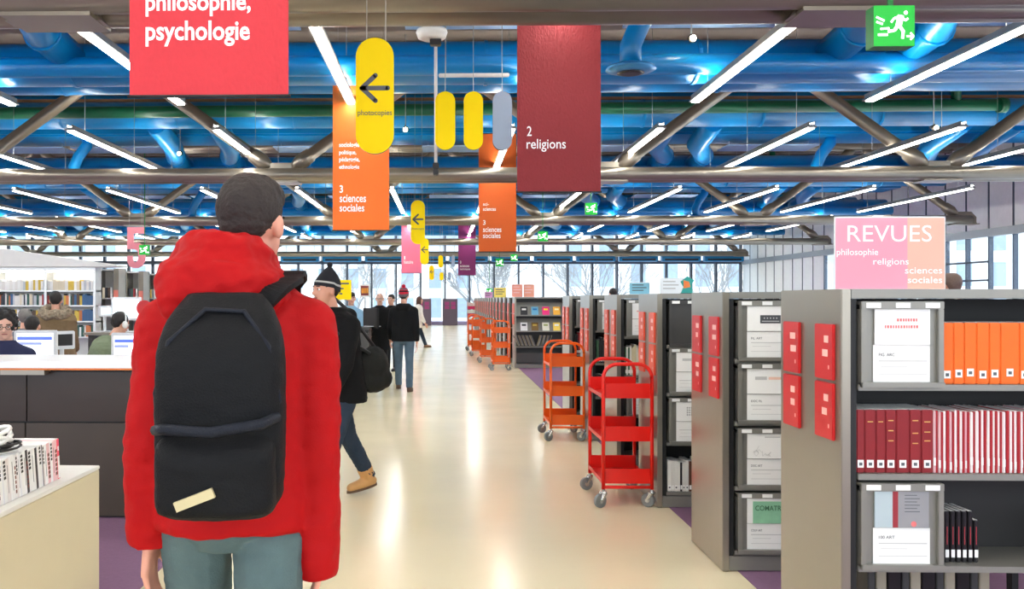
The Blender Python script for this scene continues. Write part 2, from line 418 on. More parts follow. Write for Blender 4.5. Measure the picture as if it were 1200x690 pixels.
for k in range(5):
    y = TY[k] + 5.75
    if k < 4:
        t = oval_duct(y, 4.72, .62, .8, NTH[k] + ' broad blue air duct crossing the hall mid-bay', 'broad blue ducts', 3.1); duct_a = t
        MB().tube([(XL + .4, -.62, .12), (17, -.62, .12)], .15, 12).build('side_duct', m_blue, t, True)
    t = oval_duct(TY[k] + 1.6, 5.33, .6, .6, NTH[k] + ' higher blue air duct running just behind a truss', 'higher blue ducts', 2.6)
    if k < 4:
        t = oval_duct(TY[k] + 8.2, 5.15, .55, .6, NTH[k] + ' upper blue air duct late in its bay', 'upper blue ducts', 2.9)
    y2 = TY[k] + 1.0
    t = tag(MB().tube([(XL + .4, y2, 5.50), (12, y2, 5.66)], .13, 14).tube([(11.9, y2, 5.65), (12.05, y2, 5.65)], .165, 14).tube([(11.0, y2, 5.65), (11.0, y2 , 6.7)], .10, 10).build('green_pipe', m_green, None, True), NTH[k] + ' dark green pipe running beside a truss', 'pipe', 'green pipes')
    if k < 4:
        tag(MB().cbox(XL + .4, 16.6, TY[k] + 3.5, TY[k] + 5.0, 5.52, 6.529, .05).build('air_plenum', m_blue), NTH[k] + ' boxy blue plenum high in the roof', 'duct', 'boxy blue plenums')
    # branch ducts that join the two
    if k < 4:
        j = 0
        for x in (-19.2, -17.9, -12.6, -6.6, -5.2, 5.1, 6.1, 11.7, 12.9):
            a = Vector((x, TY[k] + 1.95, 5.5)); b = Vector((x + (.5 if x > 0 else -.3), y - .40, 5.05))
            pts = [a, a + Vector((0, .5, -.12)), a + Vector((.0, 1.3, -.28)), b + Vector((0, -.9, .10)), b]
            MB().tube(pts, .24, 14).tube([pts[3], pts[3] + Vector((0, .07, -.01))], .265, 14).build('branch_duct', m_blue, duct_a, True, -duct_a.location)
            j += 1
        for j, x in enumerate((-9.4, 2.45, 9.3)):
            o = thing('air_diffuser', '%s round blue air diffuser hanging in the %s roof bay' % (['left', 'middle', 'right'][j], ORD[k]), 'diffuser', (x, TY[k] + 4.1, 4.5), 0, 'air diffusers')
            MB().tube([(0, 0, .05), (0, 0, .32), (.12, 0, .6), (.35, 0, .9), (.35, 0, 1.03)], .14, 14).build('neck', m_blue, o, True)
            MB().tube([(0, 0, -.04), (0, 0, .0), (0, 0, .04), (0, 0, .09)], [.2, .33, .3, .15], 20).build('cone', M('diffuser_rim', (70, 150, 200), .35, .3), o, True)
            MB().tube([(0, 0, -.06), (0, 0, -.045)], [.12, .18], 16).build('disc', m_dark, o, True)
    # cable trays and thin conduits
    for j, (dy, z, mt, ww) in enumerate(((2.9, 6.2, m_tray, .4), (6.6, 6.0, m_tray, .25), (7.2, 6.1, m_ceil, .5))):
        if k == 4: break
        tag(MB().box(XL + .4, 17, TY[k] + dy, TY[k] + dy + ww, z, z + .04).box(XL + .4, 17, TY[k] + dy, TY[k] + dy + .02, z, z + .1).build('cable_tray', mt),
            '%s brown cable tray above the %s broad duct' % (['front', 'middle', 'rear'][j], ORD[k]), 'tray', 'cable trays')
    # flat pale blue panels high up
    for j, x in enumerate((-14.5, -10.9, -8.4, -3.2, .6, 3.7, 8.3)):
        if k == 4: break
        tag(MB().box(x - 1.15, x + 1.15, TY[k] + 4.25, TY[k] + 5.15, 5.36, 5.39).tube([(x - 1, TY[k] + 4.6, 5.38), (x - 1, TY[k] + 4.6, 5.525)], .01, 5).tube([(x + 1, TY[k] + 4.6, 5.38), (x + 1, TY[k] + 4.6, 5.525)], .01, 5).build('roof_panel', M('pale_panel', (178, 206, 230), .4)),
            '%s pale panel from the left above the %s roof bay' % (ORD[j], ORD[k]), 'panel', 'pale ceiling panels')

for i in range(13):
    x = -14.2 + i * 2.42
    t = thing('fan_coil', 'blue fan coil box above the far glass, %s from the left' % ORD[i], 'fan coil', (x, 51.2, 3.62), 0, 'blue fan coils')
    MB().cbox(0, 2.2, 0, .5, 0, .44, .03).build('casing', m_blue, t)
    MB().box(.15, 2.05, -.01, 0, .06, .16).build('grille', m_dark, t)
    for xx in (.3, 1.9): MB().tube([(xx, .25, .44), (xx, .25, ZC - 3.622)], .015, 5).build('hanger', m_wire, t)
# ---------------------------------------------------------------- hanging fluorescent lights
def light_fix():
    t = thing('ceiling_light', 'x', 'light', (0, 0, 4.5), 0, 'hanging fluorescent lights'); L = 6.7
    MB().prism([(-.085, .012), (-.085, .0), (-.05, -.004), (.05, -.004), (.085, .0), (.085, .012), (.05, .035), (.05, .10), (.042, .10), (.042, .05), (-.042, .05), (-.042, .10), (-.05, .10), (-.05, .035)], 0, L).build('housing', m_fix, t)
    MB().box(-.052, .052, .05, L - .05, -.022, -.002).build('lamp', m_lamp, t)
    MB().box(-.04, .04, .05, L - .05, .052, .075).build('uplight', m_lamp, t)
    for y in (.7, L / 2, L - .7):
        MB().tube([(0, y, .09), (0, y, 2.2)], .006, 5).build('wire', m_wire, t)
    return t
fx0 = light_fix()
first = True
ROWS = [-1.42 + 2.62 * k for k in range(-9, 7)]
for i, x in enumerate(ROWS):
    for j in range(-1, 5):
        y = 7.05 + 8.75 * j
        sd = ('%s row left of the aisle centre' % ORD[9 - i]) if x < 0 else ('%s row right of the aisle centre' % ORD[i - 10])
        lb = 'long fluorescent light, %s, %s along from the camera' % (sd, ORD[j + 1])
        o = fx0 if first else copytree(fx0)
        first = False
        o['label'] = lb; o.location = (x, y, 4.5)
# small halogen spots
for i, (px, py, Y) in enumerate(((812, 45, 12.6), (475, 152, 17.2), (1097, 150, 17.0), (210, 180, 20.5))):
    p = at(px, py, Y)
    o = thing('spotlight', ['halogen spotlight glowing above the dark red banner', 'halogen spotlight glowing right of the yellow arrow sign', 'halogen spotlight glowing at the upper right of the hall', 'halogen spotlight glowing above the red jacketed walker'][i], 'spotlight', p, 0, 'halogen spotlights')
    MB().tube([(0, 0, 0), (0, .05, .02), (0, .16, .05)], [.055, .06, .03], 12).build('can', m_dark, o, True)
    MB().ell((0, -.015, 0), .042, .03, .042, 10, 6).build('bulb', m_spot, o, True)
    MB().tube([(0, .08, .06), (0, .08, ZC - p.z + .01)], .01, 6).build('rod', m_wire, o)
# ---------------------------------------------------------------- hanging banners
def banner(px0, px1, pybot, Y, label, mat, hgt=2.6, name='hanging_banner'):
    a = at(px0, pybot, Y); b = at(px1, pybot, Y); W_ = b.x - a.x
    t = thing(name, label, 'banner', a, 0)
    MB().cbox(0, W_, -.004, .004, 0, hgt, .002).build('cloth', mat, t)
    MB().tube([(-.01, 0, 0), (W_ + .01, 0, 0)], .009, 8).build('bottom_rod', m_dark, t, True)
    MB().tube([(-.01, 0, hgt), (W_ + .01, 0, hgt)], .009, 8).build('top_rod', m_dark, t, True)
    for x in (.08, W_ - .08):
        MB().tube([(x, 0, hgt), (x, 0, ZC - a.z - .02)], .003, 5).build('wire', m_wire, t)
    return t, W_, lambda px: at(px, 0, Y).x - a.x, lambda py: at(px0, py, Y).z - a.z
m_bred = banner_mat('banner_red', (204, 40, 52)); m_bdred = banner_mat('banner_dark_red', (138, 28, 36), .8)
m_borg = banner_mat('banner_orange', (242, 112, 22), .1); m_borg2 = banner_mat('banner_burnt_orange', (214, 92, 12), .1)
m_bpink = banner_mat('banner_pink', (244, 120, 150), .1); m_bpur = banner_mat('banner_purple', (140, 44, 110), .1)
t, W_, fx, fz = banner(152, 338, 113, 4.78, 'bright red banner reading philosophie, psychologie above the red jacketed walker', m_bred)
text('philosophie,', fx(171), fz(20), fx(294) - fx(171), fz(-4) - fz(20) + .02, -.005, m_text, t, bold=.022)
text('psychologie', fx(171), fz(55), fx(293) - fx(171), fz(25) - fz(55), -.005, m_text, t, bold=.022)
t, W_, fx, fz = banner(606, 704, 225, 9.2, 'dark red embossed banner reading 2 religions', m_bdred, 2.4)
text('2', fx(617.5), fz(159.5), fx(623) - fx(617.5), fz(148) - fz(159.5), -.005, m_text, t, bold=.005)
text('religions', fx(617), fz(178), fx(663) - fx(617), fz(163) - fz(178), -.005, m_text, t, bold=.005)
t, W_, fx, fz = banner(390, 456, 270, 13.7, 'bright orange banner reading 3 sciences sociales behind the photocopies sign', m_borg, 2.52)
for s_, y0, y1, x1 in (('sociologie', 174, 167, 421), ('politique,', 182.5, 176, 417.5), ('p\u00e9dagogie,', 191, 184, 421.5), ('ethnologie', 199.5, 193, 421)):
    text(s_, fx(397.5), fz(y0), fx(x1) - fx(397.5), fz(y1) - fz(y0), -.005, m_text, t, bold=.02)
text('3', fx(398), fz(226), fx(402) - fx(398), fz(217) - fz(226), -.005, m_text, t, bold=.02)
text('sciences', fx(398), fz(237), fx(429) - fx(398), fz(228) - fz(237), -.005, m_text, t, bold=.015)
text('sociales', fx(398), fz(248), fx(427) - fx(398), fz(239) - fz(248), -.005, m_text, t, bold=.015)
t, W_, fx, fz = banner(561, 605, 295, 20.5, 'burnt orange banner reading 3 sciences sociales left of the dark red banner', m_borg2, 2.7)
text('3', fx(566), fz(263.5), fx(569) - fx(566), fz(258) - fz(263.5), -.005, m_text, t)
text('sciences', fx(566), fz(272), fx(587.5) - fx(566), fz(266) - fz(272), -.005, m_text, t)
text('sociales', fx(566), fz(279), fx(586.5) - fx(566), fz(273) - fz(279), -.005, m_text, t)
text('sci-', fx(566), fz(241), fx(573) - fx(566), fz(237.5) - fz(241), -.005, m_text, t)
text('sciences', fx(566), fz(247), fx(581) - fx(566), fz(243) - fz(247), -.005, m_text, t)
t, W_, fx, fz = banner(470.5, 494, 320, 37, 'pink banner behind the second yellow arrow sign', m_bpink, 2.5)
text('1', fx(473.5), fz(304), fx(475) - fx(473.5), fz(300) - fz(304), -.005, m_text, t)
text('histoire', fx(473.5), fz(309), fx(484) - fx(473.5), fz(305) - fz(309), -.005, m_text, t)
t, W_, fx, fz = banner(537, 557.5, 322.5, 43, 'deep purple banner farthest down the aisle', m_bpur, 2.5)
text('0', fx(539), fz(309), fx(540.5) - fx(539), fz(305.5) - fz(309), -.005, m_text, t)
text('sciences', fx(539), fz(313), fx(550) - fx(539), fz(310) - fz(313), -.005, m_text, t)
text('techniques', fx(539), fz(317), fx(551) - fx(539), fz(314) - fz(317), -.005, m_text, t)

# ---------------------------------------------------------------- pill signs
m_yel = M('sign_yellow', (252, 220, 0), .6, 0, .02, 6, 0, 60, 0, .2); m_gpill = M('sign_blue_grey', (148, 164, 184), .4); m_edge = M('sign_edge', (90, 84, 60), .5)
def pill(px0, px1, py0, py1, Y, label, mat, arrow=False, txt=None, wires=2, thick=.05):
    a = at(px0, py1, Y); b = at(px1, py0, Y); W_ = b.x - a.x; H_ = b.z - a.z
    t = thing('pill_sign', label, 'sign', a, 0)
    MB().prism(rpill(0, W_, 0, H_, W_ / 2 * .98), 0, .003).build('face', mat, t)
    MB().prism(rpill(.002, W_ - .002, .002, H_ - .002, W_ / 2 * .97), .003, thick).build('body', m_edge if mat is m_yel else m_dark, t)
    for x in ((W_ * .28, W_ * .78) if wires == 2 else (W_ * .5,)):
        MB().tube([(x, thick / 2, H_ - .03), (x, thick / 2, ZC - a.z - .02)], .004, 5).build('wire', m_wire, t)
    if arrow:
        zc = H_ * .565; m = MB(); w2 = W_ * .34
        for p, q in (((-1, 0), (1, 0)), ((-1, 0), (.05, .98)), ((-1, 0), (.05, -.98))):
            x0, z0 = W_ / 2 + p[0] * w2, zc + p[1] * w2; x1, z1 = W_ / 2 + q[0] * w2, zc + q[1] * w2
            d = Vector((x1 - x0, 0, z1 - z0)).normalized(); n_ = Vector((-d.z, 0, d.x)) * W_ * .062
            A = Vector((x0, -.002, z0)); B = Vector((x1, -.002, z1))
            m.add([A + n_, A - n_, B - n_, B + n_], [(0, 1, 2, 3)])
            m.add([B + Vector((math.cos(k * PI / 5), 0, math.sin(k * PI / 5))) * W_ * .062 for k in range(10)], [tuple(range(10))])
            m.add([A + Vector((math.cos(k * PI / 5), 0, math.sin(k * PI / 5))) * W_ * .062 for k in range(10)], [tuple(range(10))])
        m.build('arrow', m_ink, t)
    if txt: text(txt, W_ * .05, H_ * .315, W_ * .9, H_ * .062, -.002, m_ink, t, bold=.004)
    return t
pill(417, 461.5, 44, 180, 6.8, 'large yellow pill sign with grey left arrow reading photocopies', m_yel, True, 'photocopies')
pill(510, 533.5, 107, 175.5, 11, 'left blank yellow pill sign of the pair hanging mid-hall', m_yel, wires=1)
pill(543.5, 566, 107, 175.5, 11, 'right blank yellow pill sign beside the blue grey one', m_yel, wires=1)
pill(577.5, 600, 107, 175.5, 11, 'blue grey pill sign left of the dark red banner', m_gpill, wires=1, thick=.09)
pill(481.5, 498, 234.5, 286, 19, 'yellow arrow pill sign in front of the pink banner', m_yel, True, 'photocopies')
pill(492.5, 502.5, 279, 310, 29, 'smaller yellow arrow pill sign below right of the pink banner arrow sign', m_yel, True)
pill(503, 508.6, 311, 328, 38, 'tiny yellow arrow pill sign left of the far hanging bar', m_yel, True)
pill(513.7, 519.3, 299, 313.5, 38, 'tiny yellow pill sign left of a far grey one', m_yel)
pill(515, 519.6, 319, 328.5, 40, 'tiniest yellow pill sign below another, near the far glass', m_yel)
pill(529, 533, 299, 313, 38, 'tiny grey pill sign just left of the purple banner', m_gpill)
pill(525, 528.5, 319, 328, 40, 'tiniest grey pill sign below left of the purple banner', m_gpill)
a = at(514, 90, 11.05); b = at(597, 86, 11.05)
t = thing('hanging_bar', 'white horizontal bar above the three small pill signs', 'bar', a)
MB().cbox(0, b.x - a.x, 0, .05, 0, .045, .008).build('bar', m_white, t)
for x in (.09, .78): MB().tube([(x, .025, .04), (x, .025, ZC - a.z)], .004, 5).build('wire', m_wire, t)
a = at(510.7, 200, 11.6)
t = thing('camera_pole', 'thin white pole hanging down with a small black camera at its end', 'camera', a)
MB().tube([(0, 0, .1), (0, 0, ZC - a.z)], .022, 10).build('pole', m_white, t, True)
MB().cbox(-.04, .04, -.05, .05, .02, .1, .01).build('mount', m_dark, t)
MB().cbox(-.035, .035, -.08, .04, -.06, .01, .01).build('camera_body', m_dark, t)
a = at(506, 37, 9.6)
t = thing('ceiling_unit', 'white rounded unit with black block hanging under the roof above the pill signs', 'device', a)
MB().loft([(0, 0, -.09, .10, .10), (0, 0, -.07, .15, .14), (0, 0, -.01, .17, .16), (0, 0, .02, .16, .15), (0, 0, .03, .1, .1)], 20).build('housing', m_white, t, True)
MB().cbox(-.02, .10, -.05, .05, -.15, -.075, .01).build('lens_block', m_dark, t)
MB().tube([(.05, 0, .02), (.05, 0, ZC - a.z)], .02, 8).tube([(.02, 0, .02), (.02, 0, .12)], .012, 6).build('bracket', m_wire, t)
# exit signs
m_exit = M('exit_green', (0, 168, 44), .5, 0, 0, emit=.22); m_exitside = M('exit_side', (8, 130, 52), .4); m_exw = M('exit_white', (255, 255, 255), .4, 0, 0, emit=.6)
def runner(t, s, z0):
    m = MB(); y = -.003
    def bar(x0, z0_, x1, z1, w_):
        d = Vector((x1 - x0, 0, z1 - z0_)).normalized(); n_ = Vector((-d.z, 0, d.x)) * w_ / 2
        A = Vector((x0, y, z0_)); B = Vector((x1, y, z1)); m.add([(A + n_) * s, (A - n_) * s, (B - n_) * s, (B + n_) * s], [(0, 1, 2, 3)])
    c = Vector((.78, y, .82)); m.add([(c + Vector((math.cos(k * PI / 6), 0, math.sin(k * PI / 6))) * .05) * s for k in range(12)], [tuple(range(12))])
    bar(.66, .76, .60, .48, .15); bar(.66, .74, .50, .68, .06); bar(.50, .69, .42, .58, .05); bar(.68, .74, .76, .62, .05); bar(.76, .62, .84, .68, .05)
    bar(.62, .50, .72, .36, .08); bar(.72, .38, .70, .18, .07); bar(.58, .50, .50, .38, .08); bar(.50, .38, .34, .36, .07)
    bar(.06, .72, .26, .62, .05); bar(.06, .60, .22, .54, .05); bar(.10, .28, .34, .28, .06); bar(.16, .42, .38, .44, .05)
    bar(.80, .24, .97, .24, .045); bar(.97, .24, .89, .33, .045); bar(.97, .24, .89, .15, .045)
    return m.build('running_figure', m_exw, t)
for i, (px0, px1, py0, py1, Y) in enumerate(((1024, 1072, 7, 54, 6.3), (686, 700, 237, 251.5, 22), (630.5, 642, 270, 282.5, 28), (598.5, 606.5, 298, 306, 44), (581, 590, 304, 312, 42), (163, 174.5, 287, 298.5, 25), (570, 577, 331, 345, 50))):
    a = at(px0, py1, Y); b = at(px1, py0, Y); s_ = b.x - a.x
    t = thing('exit_sign', ['large lit green running man exit sign at the upper right', 'green exit sign below the dark red banner at right', 'green exit sign hanging right of the burnt orange banner', 'small green exit sign right of the purple banner, higher of two',
                            'small green exit sign right of the purple banner, lower of two', 'green exit sign in front of the pink number five', 'tiny green exit sign above the yellow stand sign far down the aisle'][i], 'exit sign', a, 0, 'green exit signs')
    MB().box(0, s_, 0, .004, 0, s_).build('panel', m_exit, t)
    MB().box(0, s_, .004, .12, 0, s_).build('box', m_exitside, t)
    runner(t, s_, 0)
    MB().tube([(s_ / 2, .06, s_), (s_ / 2, .06, ZC - a.z)], .012 if i else .02, 6).build('stem', m_exitside, t)
# the hanging pink 5
a = at(149, 314, 27); b = at(170, 266, 27); s_ = b.x - a.x; h_ = b.z - a.z
t = thing('number_sign', 'large pink cut-out number 5 hanging over the left shelves', 'sign', a)
o5 = [(0, 1), (0, .46), (.42, .46), (.55, .42), (.62, .34), (.62, .25), (.55, .16), (.45, .14), (.35, .16), (.30, .22), (.30, .30), (0, .30), (0, .16), (.12, .04), (.35, 0), (.6, 0), (.85, .06), (1, .2), (1, .40), (.88, .54), (.65, .62), (.35, .62), (.35, .84), (.95, .84), (.95, 1)]
MB().prism([(x * s_, z * h_) for x, z in o5][::-1], 0, .05).build('figure', M('number_pink', (246, 150, 160), .5), t)
for x in (.1, .8): MB().tube([(x * s_, .02, h_), (x * s_, .02, ZC - a.z)], .006, 5).build('wire', m_wire, t)

# ---------------------------------------------------------------- shelving on the right
SHX, SHD, SHH, BW = 1.53, .62, 1.537, .96
TZ = [.09, .445, .80, 1.145]
def sc_text(body, x0, zb, w_, h_, y, mat, parent): return text(body, x0, zb, w_, h_, y, mat, parent, 'print', .008)
def mk_unit(n, Y0, bays, plates, label, nback=3):
    t = thing('shelving_unit', label, 'shelving', (SHX, Y0, 0), 0, 'metal shelving units right of the aisle')
    MB().cbox(0, .036, 0, SHD, .004, SHH, .003).build('end_panel', m_panel, t)
    Lx = .07 + BW * bays
    MB().cbox(.037, Lx + .03, .004, SHD - .004, SHH - .036, SHH, .003).build('top_panel', m_grey, t)
    MB().cbox(Lx, Lx + .03, .006, SHD - .006, .004, SHH - .037, .003).build('end_panel', m_panel, t)
    bk = MB().box(.08, Lx, SHD / 2 - .006, SHD / 2 + .006, TZ[4 - nback], SHH - .04).mesh('back_panel', m_backp); ob('back_panel', bk, t)
    for bx in range(bays):
        x0 = .07 + BW * bx
        MB().box(x0 - .032, x0 - .004, .02, .06, .01, SHH - .037).box(x0 - .032, x0 - .004, SHD - .06, SHD - .02, .01, SHH - .037).box(x0 - .032, x0 - .004, SHD / 2 - .02, SHD / 2 + .02, .01, SHH - .037).build('upright', m_black, t)
        for k, z in enumerate(TZ):
            if n == 1 and k == 0:
                MB().cbox(x0 + .17, x0 + BW - .005, .33, SHD - .02, z, z + .022, .002).build('shelf', m_grey, t); continue
            MB().cbox(x0, x0 + BW - .005, .012, SHD / 2 - .01, z, z + .024, .002).build('shelf', m_grey, t)
            MB().cbox(x0, x0 + BW - .005, SHD / 2 + .01, SHD - .012, z, z + .024, .002).build('shelf', m_grey, t)
            MB().prism([(0, 0), (.003, 0), (.003, .17), (0, .17)], .05, .26).build('bracket', m_black, t, loc=(x0 + .001, 0, z + .025))
        if n > 1:
            MB().cbox(x0 - .03, x0 + BW, .01, SHD - .01, .006, .085, .003).build('plinth', m_grey, t)
    if n == 1: MB().box(.3, .9, .36, SHD - .04, .006, .085).build('plinth', m_grey, t)
    # signs on the end panel
    pm = m_redp if plates == 'red' else m_orgp
    for c, (y0, y1) in enumerate(((.05, .22), (.385, .56))):
        for r, (z0, z1) in enumerate(((1.18, 1.40), (.945, 1.168))):
            p = MB().cbox(-.013, -.0005, y0, y1, z0, z1, .003).build('sign_plate', pm, t)
            m = MB()
            rnd = random.Random(n * 31 + c * 7 + r)
            for q in range(3):
                zz = z1 - .06 - q * .055; L_ = rnd.uniform(.05, .08) if q < 2 else .022
                yy = y0 + .06 + rnd.uniform(-.01, .01) if q < 2 else y0 + .03
                hh = .014 if q < 2 else .008
                m.add([(-.0137, yy + L_ / 2, zz - hh), (-.0137, yy - L_ / 2 + .01, zz - hh), (-.0137, yy - L_ / 2 + .01, zz + hh), (-.0137, yy + L_ / 2, zz + hh)], [(0, 1, 2, 3)])
            m.build('plate_print', m_pinkbar, p)
    return t
def bin_(t, x0, z0, bw=.315, empty=False):
    """periodical flap box that closes one compartment"""
    H_ = .325; y = -.004
    b = MB().cbox(x0, x0 + bw, y, y + .02, z0 + H_ - .03, z0 + H_, .002).cbox(x0, x0 + .022, y + .002, y + .25, z0, z0 + H_ - .03, .002).cbox(x0 + bw - .022, x0 + bw, y + .002, y + .25, z0, z0 + H_ - .03, .002) \
        .box(x0 + .02, x0 + bw - .02, y + .02, y + .032, z0 + .01, z0 + H_ - .02).cbox(x0, x0 + bw, y - .008, y + .03, z0 - .006, z0 + .014, .002).box(x0, x0 + bw, y + .02, y + .25, z0 + H_ - .012, z0 + H_).build('flap_box', m_grey if not empty else m_dgrey, t)
    for k in range(3):
        xx = x0 + .018 + k * (bw - .036 - .055) / 2
        l_ = MB().box(xx, xx + .055, y - .002, y, z0 + H_ - .025, z0 + H_ - .005).build('shelf_tag', m_tagw, b)
    return b
def card(b, x0, z0, w_, h_, title=None, rnd=None):
    m = MB().box(x0, x0 + w_, .011, .0125, z0, z0 + h_).build('info_card', m_paper, b)
    q = MB()
    for i, (f0, f1, zz) in enumerate(((.1, .95, .56), (.14, .6, .42), (.1, .95, .22))):
        hh = .004 if i == 0 else .002
        q.box(x0 + w_ * f0, x0 + w_ * f1, .0103, .0109, z0 + h_ * zz, z0 + h_ * zz + hh)
    q.build('ruled_lines', m_lightink, b)
    if title: sc_text(title, x0 + w_ * .1, z0 + h_ * .70, w_ * .28, .012, .0108, m_ink, b)
def zine(t_loc, x0, z0, w_, h_, label, mat, deco=None):
    o = thing('magazine', label, 'magazine', (t_loc[0] + x0, t_loc[1] + .004, z0), 0, None)
    MB().box(0, w_, .0, .008, 0, h_).build('cover', mat, o)
    if deco: deco(o, w_, h_)
    return o
UY = [3.48, 4.95, 6.45, 7.95, 9.45, 10.95]
NM = ['nearest', 'second', 'third', 'fourth', 'fifth', 'sixth']
units = []
for n, y in enumerate(UY, 1):
    units.append(mk_unit(n, y, 3, 'red' if n <= 2 else 'orange', '%s grey metal shelving unit right of the aisle, counted from the camera' % NM[n - 1], 3 if n == 1 else 4))
m_dot = {}
def d_redtitle(o, w_, h_):
    for i, (f0, f1, zz) in enumerate(((.40, .80, .62), (.18, .80, .44))):
        m = MB(); x = f0 * w_; rr = random.Random(i)
        while x < f1 * w_ - .006:
            l_ = rr.uniform(.004, .008); m.box(x, x + l_, -.0012, 0, zz * h_, zz * h_ + .011); x += l_ + .004
        m.build('title', m_redink, o)
def d_logo(o, w_, h_):
    MB().box(.33 * w_, .86 * w_, -.0012, 0, .30 * h_, .62 * h_).build('logo_block', M('logo_grey', (72, 76, 80), .5), o)
    m = MB()
    for i in range(5): m.box((.42 + .08 * i) * w_, (.45 + .08 * i) * w_, -.002, -.0012, .48 * h_, .53 * h_)
    m.box(.37 * w_, .82 * w_, -.002, -.0012, .37 * h_, .40 * h_).build('logo_print', m_lightink, o)
def d_pink(o, w_, h_):
    m = MB(); m.box(.2 * w_, .5 * w_, -.0012, 0, .55 * h_, .68 * h_).build('title', m_lightink, o)
    MB().box(.55 * w_, .88 * w_, -.0012, 0, .56 * h_, .66 * h_).build('title', M('print_peach', (240, 200, 180), .7), o)
def d_sketch(o, w_, h_):
    m = MB(); rr = random.Random(4); p = Vector((.3 * w_, -.0012, .5 * h_))
    for k in range(26):
        q = Vector((min(.6 * w_, max(.12 * w_, p.x + rr.uniform(-.02, .02))), -.0012, min(.9 * h_, max(.1 * h_, p.z + rr.uniform(-.02, .02)))))
        m.tube([p, q], .0007, 4); p = q
    m.build('drawing', m_lightink, o); MB().box(.45 * w_, .85 * w_, -.0012, 0, .82 * h_, .87 * h_).build('title', m_lightink, o)
def d_green(o, w_, h_):
    MB().box(.14 * w_, w_, -.0012, 0, .0, .86 * h_).build('green_field', M('cover_green', (140, 196, 160), .6, 0, .2, 20), o)
    text('COMATRI', .2 * w_, .5 * h_, .7 * w_, .2 * h_, -.0015, M('print_dkgreen', (60, 110, 80), .6), o, 'title', .01)
def d_clear(o, w_, h_):
    MB().box(.33 * w_, .43 * w_, -.0012, 0, 0, h_).build('spine_strip', M('spine_maroon', (150, 40, 50), .5), o)
    MB().box(.43 * w_, w_, -.0012, 0, 0, h_).build('grey_cover', M('cover_grey', (146, 146, 150), .5), o)
    m = MB()
    for k in range(6): m.box(.55 * w_, (.78 + .05 * (k % 2)) * w_, -.002, -.0012, (.88 - k * .09) * h_, (.90 - k * .09) * h_)
    m.build('print', m_ink, o)
    MB().ell((.72 * w_, -.001, .1 * h_), .012, .001, .012, 10, 4).build('red_mark', m_redink, o)
def d_dots(o, w_, h_):
    m = MB()
    for r in range(4):
        for c in range(8): m.box((.35 + c * .07) * w_, (.38 + c * .07) * w_, -.0012, 0, (.3 + r * .12) * h_, (.36 + r * .12) * h_)
    m.build('dot_print', m_ink, o)
covw = m_paper
# nearest unit: two flap boxes
t1 = units[0]; X1 = .075
b = bin_(t1, X1, TZ[3] + .02); card(b, X1 + .05, TZ[3] + .032, .217, .145, 'FIG. ARC')
zine((SHX, UY[0]), X1 + .054, TZ[3] + .178, .21, .145, 'white magazine with pale red title on the upper flap of the nearest unit', covw, d_redtitle)
b = bin_(t1, X1, TZ[1] + .02); card(b, X1 + .05, TZ[1] + .032, .217, .14, '100 ART')
zine((SHX, UY[0]), X1 + .054, TZ[1] + .175, .205, .14, 'translucent grey magazine with maroon spine on the lower flap of the nearest unit', M('cover_pale_blue', (178, 194, 200), .4), d_clear)
# second unit: column of four
t2 = units[1]
for k, (nm, d, ti) in enumerate((('white magazine with green field cover on the lowest flap of the second unit', d_green, 'COUV ART'), ('white magazine with pencil drawing cover, third flap down on the second unit', d_sketch, 'DOC ART'),
                               ('white magazine with faint peach title, second flap down on the second unit', d_pink, 'DOC FIL'), ('white magazine with dark logo block on the top flap of the second unit', d_logo, 'FIL. ART'))):
    b = bin_(t2, .085, TZ[k] + .02); card(b, .085 + .052, TZ[k] + .034, .217, .14, ti)
    zine((SHX, UY[1]), .085 + .052, TZ[k] + .178, .21, .14, nm, covw, d)
for n_ in (1, 2, 3, 4, 5):           # further flap boxes along the rows behind
    for c in (1, 2):
        for k in (2, 3):
            b = bin_(units[n_], .085 + c * .318, TZ[k] + .02); card(b, .137 + c * .318, TZ[k] + .034, .217, .14)
            zine((SHX, UY[n_]), .137 + c * .318, TZ[k] + .178, .21, .14, 'plain white magazine on the %s flap row, %s along the %s shelving unit' % (['', '', 'lower', 'upper'][k], ['', 'second', 'third'][c], NM[n_]), covw)
# third unit
t3 = units[2]
bin_(t3, .085, TZ[3] + .02, empty=True)
for k, d in ((2, d_pink), (1, d_dots)):
    b = bin_(t3, .085, TZ[k] + .02); card(b, .137, TZ[k] + .034, .217, .14)
    zine((SHX, UY[2]), .137, TZ[k] + .178, .21, .14, ['', 'white magazine with dotted grid cover on the third unit', 'white magazine with faint title on the third unit above the dotted one'][k], covw, d)
for n_, lb in ((3, 'fourth'), (4, 'fifth'), (5, 'sixth')):
    b = bin_(units[n_], .085, TZ[3] + .02); card(b, .137, TZ[3] + .034, .217, .14)
    zine((SHX, UY[n_]), .137, TZ[3] + .178, .21, .14, 'pale magazine on the top flap nearest the aisle of the %s unit' % lb, covw, d_redtitle)
b = bin_(units[3], .085, TZ[1] + .02); card(b, .137, TZ[1] + .034, .217, .14)
zine((SHX, UY[3]), .137, TZ[1] + .178, .21, .14, 'white magazine on the lower flap of the fourth unit behind the red trolley', covw)

